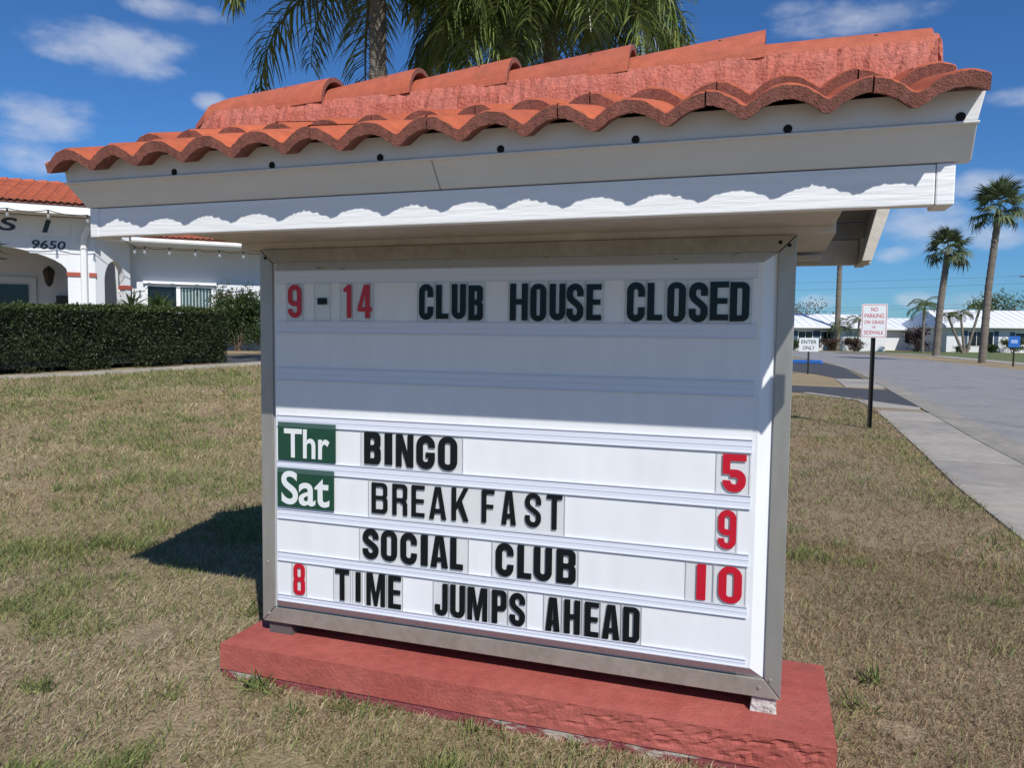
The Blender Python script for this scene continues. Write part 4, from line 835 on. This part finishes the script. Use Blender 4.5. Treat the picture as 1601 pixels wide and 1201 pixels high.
def trunk(T, pts, r, m=m_bark, name='trunk'):
    s = MB(); P = []; Rr_ = []; K = 40
    for i in range(K+1):
        t = i/K; f = t*(len(pts)-1); j = min(int(f), len(pts)-2); a, b = Vector(pts[j]), Vector(pts[j+1]); P.append(a.lerp(b, f-j)); Rr_.append((r[0]+(r[1]-r[0])*t)*(1+.05*(-1)**i))
    s.tube(P, Rr_, 12); return s.build(name, m, T, smooth=True, world=False)
def queen(x, y, label, h, nf, seed, lean=(0,0), scale=.86, r=.15, z=None):
    r2 = random.Random(seed); z = float(ghei(x, y)) if z is None else z; T = thing('queen_palm', label, 'palm tree', (x, y, z), 0)
    trunk(T, [(0,0,-.1),(lean[0]*.4,lean[1]*.4,h*.5),(lean[0],lean[1],h)], (r*1.25, r*.85))
    for k in range(nf):
        ring_ = k/nf; me = QF[(4,2,1,0,3)[min(4, int(ring_*5))]] if r2.random() < .8 else QF[r2.randrange(5)]
        o = link('frond', me, T); o.location = (lean[0], lean[1], h-.1+.5*ring_*scale); a = k*2.39996+r2.uniform(-.2,.2); sc = scale*r2.uniform(.85,1.12); o.rotation_euler = (r2.uniform(-.15,.15), r2.uniform(-.12,.12), a); o.scale = (sc,)*3
    return T
queen(-5.50, 9.25, 'queen palm with bare grey trunk and drooping fronds behind the sign roof', 6.9, 34, 3)
Q2 = queen(-3.05, 11.2, 'fuller queen palm with yellow green fronds behind the sign roof', 6.9, 56, 8, scale=.93)
rq = random.Random(12)
for k in range(16):              # old fronds hanging low round the trunk
    o = link('frond', QF[(4,2,1)[k % 3]], Q2); o.location = (0, 0, 6.7-.06*(k % 4)); o.rotation_euler = (rq.uniform(-.2,.2), rq.uniform(-.05,.15), R_(-74)+rq.uniform(-1.5,1.5)); o.scale = (rq.uniform(.6,.85),)*3
# cabbage palms with fan leaves
def fan_mesh(seed, n=26, L=1.0, drp=.35):
    r2 = np.random.default_rng(seed); Vs, Fs, Cs = [], [], []
    def add(V, Fq, c):
        o = len(Vs); Vs.extend(V); Fs.extend([[o+i for i in q] for q in Fq]); Cs.extend([c]*len(V))
    add([(0,.02,0),(0,-.02,0),(.9,-.015,.12),(.9,.015,.12)], [[0,1,2],[0,2,3]], (.10,.12,.04))
    for k in range(n):
        a = R_(-118+236*k/(n-1))+r2.uniform(-.03,.03); ln = L*(1-.25*abs(k/(n-1)-.5)*2)*r2.uniform(.85,1.08); c = np.array([(.105,.140,.062),(.150,.180,.090),(.066,.094,.042)][r2.integers(0,3)])*r2.uniform(.85,1.2)
        p0 = np.array([.9,0,.12]); d = np.array([math.cos(a), math.sin(a), .10*math.cos(3*a)]); q1 = p0+d*ln*.55; q2 = p0+d*ln+np.array([0,0,-drp*ln*(.6+.8*r2.random())]); sd = np.array([-math.sin(a), math.cos(a), 0])*.055
        add([p0, q1+sd, q1-sd, q2], [[0,2,1],[1,2,3]], tuple(c))
    o = fast('fan_frond', np.array(Vs, float), np.array(Fs), m_leaf, None, np.array(Cs)); me = o.data; bpy.data.objects.remove(o); return me
FF = [fan_mesh(s, drp=d) for s, d in ((1,.2),(2,.4),(3,.6))]
def sabal(x, y, h, label, seed, r=.22, sc=1.0, nf=24, lean=(0,0)):
    r2 = random.Random(seed); T = thing('cabbage_palm', label, 'palm tree', (x, y, 0), 0, None); trunk(T, [(0,0,-.1),(lean[0]*.3,0,h*.5),(lean[0],lean[1],h)], (r*1.1, r*.9))
    for k in range(nf):
        t = (k+.5)/nf; e_ = R_(-34+112*t); o = link('frond', FF[2 if t < .35 else (1 if t < .7 else 0)], T); o.location = (lean[0], lean[1], h-.25+.5*t); o.rotation_euler = (r2.uniform(-.4,.4), -e_, k*2.39996+r2.uniform(-.3,.3)); s = sc*r2.uniform(.85,1.15); o.scale = (s,)*3
sabal(13.35, 65.0, 8.2, 'shorter cabbage palm standing on the verge left of the tall one', 1, .25, 1.05, lean=(.5,0))
sabal(12.25, 46.6, 8.5, 'tall cabbage palm with fan leaves beside the blue sign', 2, .19, .90, lean=(.45,0))
sabal(7.6, 84.0, 11.5, 'slender cabbage palm behind the sign roof in front of the first white house', 3, .26, 1.3)
for k, (x, y, h, dx) in enumerate(((9.6,83.5,3.2,.0),(10.4,84.2,2.6,.1))): queen(x-2.6*k, y, ('small feathery palm close to the shuttered windows','second small feathery palm at the first white house')[k], h, 12, 20+k, scale=.42, r=.10, z=0)
queen(15.3, 82.0, 'feathery palm rising behind the no parking sign', 4.4, 14, 31, scale=.55, r=.13, z=0)
CP = thing('palm_cluster', 'three stemmed palm cluster leaning apart in front of the white houses', 'palm tree', (19.1, 82.5, 0))
for k, (dx, dy, h) in enumerate(((-1.6,0,3.6),(-.4,.5,3.8),(1.2,.2,4.6))):
    trunk(CP, [(.12*k-.1,0,-.1),(dx*.55,dy*.5,h*.5),(dx,dy,h)], (.15,.10))
    for j in range(11):
        o = link('frond', QF[(2,1,0,4)[j % 4]], CP); o.location = (dx, dy, h); o.rotation_euler = (random.uniform(-.2,.2), 0, j*2.4); o.scale = (.40,)*3

# ------------------------------------------------------------------ white houses across the street
def house(label, ox, oy, ang, wd, dep, eave, ridge_, wins, door=None, garage=None, hip=1.5, ov=.6):
    T = thing('ranch_house', label, 'house', (ox, oy, 0), ang)
    def pt(name, m, fnc, parent=T): s = MB(); fnc(s); return s.build(name, m, parent, world=False)
    pt('wall', m_housew, lambda s: s.box(0, wd, 0, dep, -.2, eave))
    rf = pt('roof', m_roofw, lambda s: (lambda e0, e1, y0, y1, z0: [s.poly(q) for q in ([(e0,y0,z0),(e1,y0,z0),(e1-hip,dep/2,ridge_),(e0+hip,dep/2,ridge_)], [(e1,y1,z0),(e0,y1,z0),(e0+hip,dep/2,ridge_),(e1-hip,dep/2,ridge_)], [(e0,y1,z0),(e0,y0,z0),(e0+hip,dep/2,ridge_)], [(e1,y0,z0),(e1,y1,z0),(e1-hip,dep/2,ridge_)])])(-ov, wd+ov, -ov-.3, dep+ov, eave+.06))
    pt('roof_edge', m_trim, lambda s: s.box(-ov, wd+ov, -ov-.3, dep+ov, eave-.12, eave+.055), rf)
    for i in range(int(wd/.9)): 
        x = .3+i*.9
        z0, z1 = eave+.075, ridge_+.02; k0 = max(0, 0)
        xa = min(max(x, hip), wd-hip)
        pt('roof_rib', m_roofw, lambda s: s.hexa([(x,-ov-.25,z0),(x+.06,-ov-.25,z0),(xa+.06,dep/2,z1),(xa,dep/2,z1)], [(x,-ov-.25,z0+.04),(x+.06,-ov-.25,z0+.04),(xa+.06,dep/2,z1+.04),(xa,dep/2,z1+.04)]), rf)
    for (x0, x1, z0, z1, sh, bl) in wins:
        w_ = pt('window', m_trim, lambda s: s.box(x0-.06, x1+.06, -.05, .02, z0-.06, z1+.06)); n_ = max(1, round((x1-x0)/.9))
        for q in range(n_): a = x0+(x1-x0)*q/n_; b = x0+(x1-x0)*(q+1)/n_; pt('window_pane', m_glass if not bl else m_blind, lambda s: s.box(a+.03, b-.03, -.065, -.052, z0, z1), w_)
        if sh:
            for q in (x0-.06-sh, x1+.06): pt('shutter', m_shut, lambda s: s.box(q, q+sh, -.06, -.002, z0-.1, z1+.1))
    if door: pt('door', m_trim, lambda s: s.box(door, door+1.0, -.05, -.002, 0, 2.1))
    if garage:
        gd = pt('garage_door', m_trim, lambda s: s.box(garage[0], garage[1], -.04, -.002, 0, 2.15))
        for q in range(3): pt('door_panel', m_roofw, lambda s: s.box(garage[0]+.1, garage[1]-.1, -.06, -.042, .12+q*.68, .68+q*.68), gd)
    return T
HX = R_(18.7)
house('white ranch house with blue shutters and white metal roof behind the entry sign', 2.0, 83.6, HX, 11.2, 8, 2.5, 4.0, [(1.9,3.4,.9,2.0,.45,False),(4.3,5.7,.9,2.0,.4,False),(7.0,8.4,.8,2.0,0,True)], door=6.0, hip=.6)
house('long white ranch house with dark shutters and white metal roof behind the palms', 19.0, 90.3, HX, 16, 9, 2.75, 4.7, [(2.3,5.0,.7,2.2,.5,False),(7.4,9.6,.9,2.1,.5,False),(12,14,.9,2.1,.5,False)], hip=.6)
house('white house with low gable roof set back between the two larger houses', 12.0, 96.0, HX, 8.5, 8, 2.5, 3.9, [(4.2,5.6,.9,2.0,0,False)], hip=.3)
for k, (x, y, rx, h, lab, cols) in enumerate(((7.0,82.6,.9,1.2,'brown clipped shrub at the foot of the slender palm',[(.10,.055,.035),(.07,.05,.03)]),(9.3,83.8,1.0,1.3,'reddish brown shrub beside the garage wall',[(.09,.05,.035),(.06,.04,.03)]),(15.9,88.0,1.3,2.6,'dark purple bush between the two white houses',[(.05,.02,.025),(.03,.02,.018)]),(3.3,82.6,.9,1.0,'low green shrub under the blue shutters',[(.04,.07,.02),(.06,.09,.03)]),(25.3,90.6,1.1,1.5,'green shrub between the windows of the long house',[(.05,.085,.025),(.08,.12,.035)]),(20.3,89.2,.7,.7,'low round green shrub at the corner of the long house',[(.05,.085,.025),(.03,.05,.02)]),(23.2,90.2,.9,.8,'small dark shrub beneath the wide window',[(.03,.055,.018),(.05,.08,.025)]))):
    shrub('garden_shrub', lab, x, y, 0, rx, h, 1500, cols, 40+k, stems=6, low=.1, ls=1.8)
def tree(label, x, y, h, rx, cols, seed, n=1600, bare=False):
    r2 = np.random.default_rng(seed); T = thing('tree', label, 'tree', (x, y, 0)); s = MB(); s.tube([(0,0,-.2),(.1,0,h*.35),(0,.1,h*.75)], [.28,.22,.08], 8); s.build('trunk', m_bark, T, world=False); C_ = []
    for k in range(16):
        a = r2.uniform(0,2*PI); e_ = h*r2.uniform(.35,.6); tp = (math.cos(a)*rx*r2.uniform(.4,.95), math.sin(a)*rx*r2.uniform(.4,.95), h*r2.uniform(.6,1.0)); m_ = MB(); m_.tube([(0,0,e_),(tp[0]*.5,tp[1]*.5,(e_+tp[2])/2+.2),tp], [.09,.06,.02], 5); m_.build('limb', m_bark, T, world=False); C_.append(tp)
    C_ = np.array(C_); P = C_[r2.integers(0,len(C_),n)]+r2.normal(size=(n,3))*np.array([rx*.22,rx*.22,h*.08]); c = np.array(cols)[r2.integers(0,len(cols),n)]
    leaves('crown', P, r2.normal(size=(n,3)), r2.uniform(.25,.5,n), r2.uniform(.12,.22,n), m_leaf, T, c*(1+r2.uniform(-.2,.2,(n,1))))
tree('green tree showing over the long white roof', 29.0, 112, 6.6, 3.0, [(.05,.085,.025),(.08,.12,.03)], 1)
tree('thin greyish tree over the first white roof', 5.8, 112, 6.6, 3.2, [(.14,.14,.11),(.10,.10,.08)], 2, n=420); tree('thin greyish tree left of the slender palm', 1.5, 118, 6.4, 3.4, [(.12,.12,.09),(.09,.09,.07)], 3, n=520)
UP = thing('utility_pole', 'weathered utility pole with crossarm and wires behind the houses', 'utility pole', (34.0, 119, 0))
def upart(name, m, fnc): s = MB(); fnc(s); return s.build(name, m, UP, world=False)
upart('pole', m_twig, lambda s: s.tube([(0,0,-.3),(0,0,11.4)], [.20,.15], 8)); upart('crossarm', m_twig, lambda s: s.box(-.9,.9,-.07,.07,10.0,10.15)); upart('transformer', mat('grey_can', (.25,.26,.27), .5), lambda s: s.tube([(.45,-.1,7.9),(.45,-.1,9.0)], .27, 10))
for (z, dy) in ((10.2,0),(9.2,.1),(6.6,0),(6.2,.1)):
    upart('wire', m_pole, lambda s: s.tube([(-110*t, -26*t+dy, z-4*1.3*t*(1-t)-.5*t) for t in [i/16 for i in range(17)]], .013, 4)); upart('wire', m_pole, lambda s: s.tube([(60*t, 10*t+dy, z-4*.8*t*(1-t)) for t in [i/8 for i in range(9)]], .013, 4))
flush()

# ------------------------------------------------------------------ grass
cx, cy = .847, -2.349
def inside(x, y):
    m = (x > x0-.004) & (x < x1+.004) & (y > y0-.004) & (y < y1+.004)       # plinth
    sl_ = np.interp(y, [-40,3.3,5.2,7,8.8,11.4,14,24,30], [2.40,2.40,2.41,2.50,2.56,2.64,2.70,2.85,2.95]); m |= (x > sl_+.015+.06*(vnoise(y*2.3, y*0+3.)-.5))
    m |= (y > 15.2) & (x > -3) & (x < 4)
    s = (x-HA[0])*hd[0]+(y-HA[1])*hd[1]; o = (x-HA[0])*hn[0]+(y-HA[1])*hn[1]; m |= (o < .6-.012*np.maximum(0,1.5-s)**2)
    return m
x0, x1, y0, y1 = -.998, 1.062, -.144, .42
SOIL = [(-.42,-.62,.20),(-1.55,.05,.16),(-1.12,-.12,.16),(1.22,-.06,.12),(1.30,.28,.08),(-.9,-.50,.15),(-2.1,-.12,.12)]
def scatter(N_, r0, r1, p, a0=-1.02, a1=.86):
    u = rng.random(N_); r = (r0**(2-p)+u*(r1**(2-p)-r0**(2-p)))**(1/(2-p)); a = rng.uniform(a0, a1, N_)
    return cx+r*np.sin(a), cy+r*np.cos(a), r
def blades(name, x, y, r, kind):
    k = ~inside(x, y); x, y, r = x[k], y[k], r[k]
    soil = np.zeros(len(x)); near = np.clip((4.2-r)/2.5, 0, 1)
    for sx, sy, sr in SOIL: soil = np.maximum(soil, 1-np.hypot(x-sx, y-sy)/sr)
    soil = np.maximum(soil, (vnoise(x*2.3, y*2.3, 12)-.86)*3)
    pn = .55*vnoise(x*.9, y*.9, 1)+.30*vnoise(x*3.1, y*3.1, 2)+.28*vnoise(x*8, y*8, 3)
    right = np.clip((x-.4)/.8, 0, 1)
    gp = np.clip((pn-.575-.08*right)*3.8, .09, .78)*(1-.60*right); edge = np.clip(1-np.abs(x-2.25)/.35, 0, 1)*(x > 1.5); gp = np.maximum(gp, edge*.55*vnoise(y*1.4, y*0, 6)); gp = np.where((x < -8), np.maximum(gp, .3), gp)
    gp = np.clip(gp*(1+.5*near*(1-right)), 0, .85); tuft = np.clip((vnoise(x*4.6, y*4.6, 30)-.74)*7, 0, 1)*(vnoise(x*.8, y*.8, 33) > .35)*(1-.55*right); gp = np.maximum(gp, tuft*.85); gr = rng.random(len(x)) < gp
    k = (rng.random(len(x)) > np.clip(soil*2.2, 0, .88)); x, y, r, gr, right, pn, tuft = x[k], y[k], r[k], gr[k], right[k], pn[k], tuft[k]; n = len(x)
    dead = np.array([(.43,.335,.185),(.54,.435,.265),(.32,.235,.13),(.39,.315,.195),(.25,.175,.105)]); live = np.array([(.150,.190,.050),(.220,.250,.075),(.105,.145,.045),(.27,.27,.095)])
    c = np.where(gr[:,None], live[rng.integers(0,4,n)], dead[rng.integers(0,5,n)]*(1-right[:,None]*np.array([[.30,.36,.38]]))*(1+.65*(.6*vnoise(x*1.3, y*1.3, 15)+.4*vnoise(x*5, y*5, 16)-.5))[:,None]*(1+(vnoise(x*.7, y*.7, 18)-.5)[:,None]*np.array([[.12,0,-.18]])))*(1+rng.uniform(-.18,.18,(n,1)))
    sc = np.maximum(1, r/4.2)**.75
    h = np.where(gr, rng.uniform(.025,.058,n), rng.uniform(.014,.040,n))*np.minimum(sc, 1.3)*(1+.55*tuft*gr)*(.8+.5*vnoise(x*2.7, y*2.7, 21)); lean = np.where(gr, rng.uniform(.2,1.5,n), rng.uniform(.4,2.4,n)); a = rng.uniform(0, 2*PI, n); wd = np.where(gr, .0040, .0030)*sc*rng.uniform(.7,1.3,n)
    z = ghei(x, y)-.003; B = np.stack([x, y, z], 1); dr = np.stack([np.cos(a), np.sin(a), np.zeros(n)], 1); pr = np.stack([-np.sin(a+.9), np.cos(a+.9), np.zeros(n)], 1)*wd[:,None]/2
    ht = h/np.sqrt(1+.35*lean**2)
    Mi = B+dr*(lean*h*.35)[:,None]+np.array([0,0,1])*(ht*.62)[:,None]; Tp = B+dr*(lean*h)[:,None]+np.array([0,0,1])*ht[:,None]
    V = np.stack([B+pr, B-pr, Mi-pr*.8, Mi+pr*.8, Tp], 1).reshape(-1,3); i = np.arange(n)[:,None]*5
    Fc = np.concatenate([i+np.array([[0,1,2]]), i+np.array([[0,2,3]]), i+np.array([[3,2,4]])], 0)
    return tag(fast(name, V, Fc, m_grass, None, np.repeat(c, 5, 0)), 'dry tan and green lawn grass around the sign', 'grass', kind='stuff')
xa, ya, ra_ = scatter(240000, 1.0, 5.0, .55); xb, yb, rb_ = scatter(360000, 5.0, 19.0, 1.25)
blades('lawn_grass', np.concatenate([xa, xb]), np.concatenate([ya, yb]), np.concatenate([ra_, rb_]), 0)
# loose weeds at the foot of the plinth
nw = 0
for k, (wx, wy, sz) in enumerate([(-.86,-.17,.10),(-.80,-.18,.12),(-.74,-.18,.09),(-.50,-.18,.08),(-.42,-.19,.10),(-.33,-.18,.07),(.02,-.18,.07),(-.58,-.30,.08),(.33,-.19,.06),(-1.06,-.34,.07),(-1.5,-.45,.08),(-1.9,.10,.09),(-2.0,-.05,.08),(1.18,.40,.10),(1.25,.62,.12),(-1.25,.38,.12)]):
    r2 = np.random.default_rng(70+k); n = 26; a = r2.uniform(0,2*PI,n); e_ = r2.uniform(.1,1.2,n); T = thing('weed_tuft', 'green weed tuft of narrow blades growing in the dry lawn near the plinth', 'weed', (wx, wy, float(ghei(wx, wy))), 0, 'weed tufts near the plinth')
    D = np.stack([np.cos(a)*np.cos(e_), np.sin(a)*np.cos(e_), np.sin(e_)], 1); P = np.stack([r2.normal(0,.025,n), r2.normal(0,.018,n), np.full(n,-.003)], 1)
    leaves('blades', P, D, r2.uniform(.4,1,n)*sz, np.full(n,.0048), m_grass, T, np.array([(.17,.215,.06),(.23,.26,.08),(.12,.16,.05)])[r2.integers(0,3,n)])
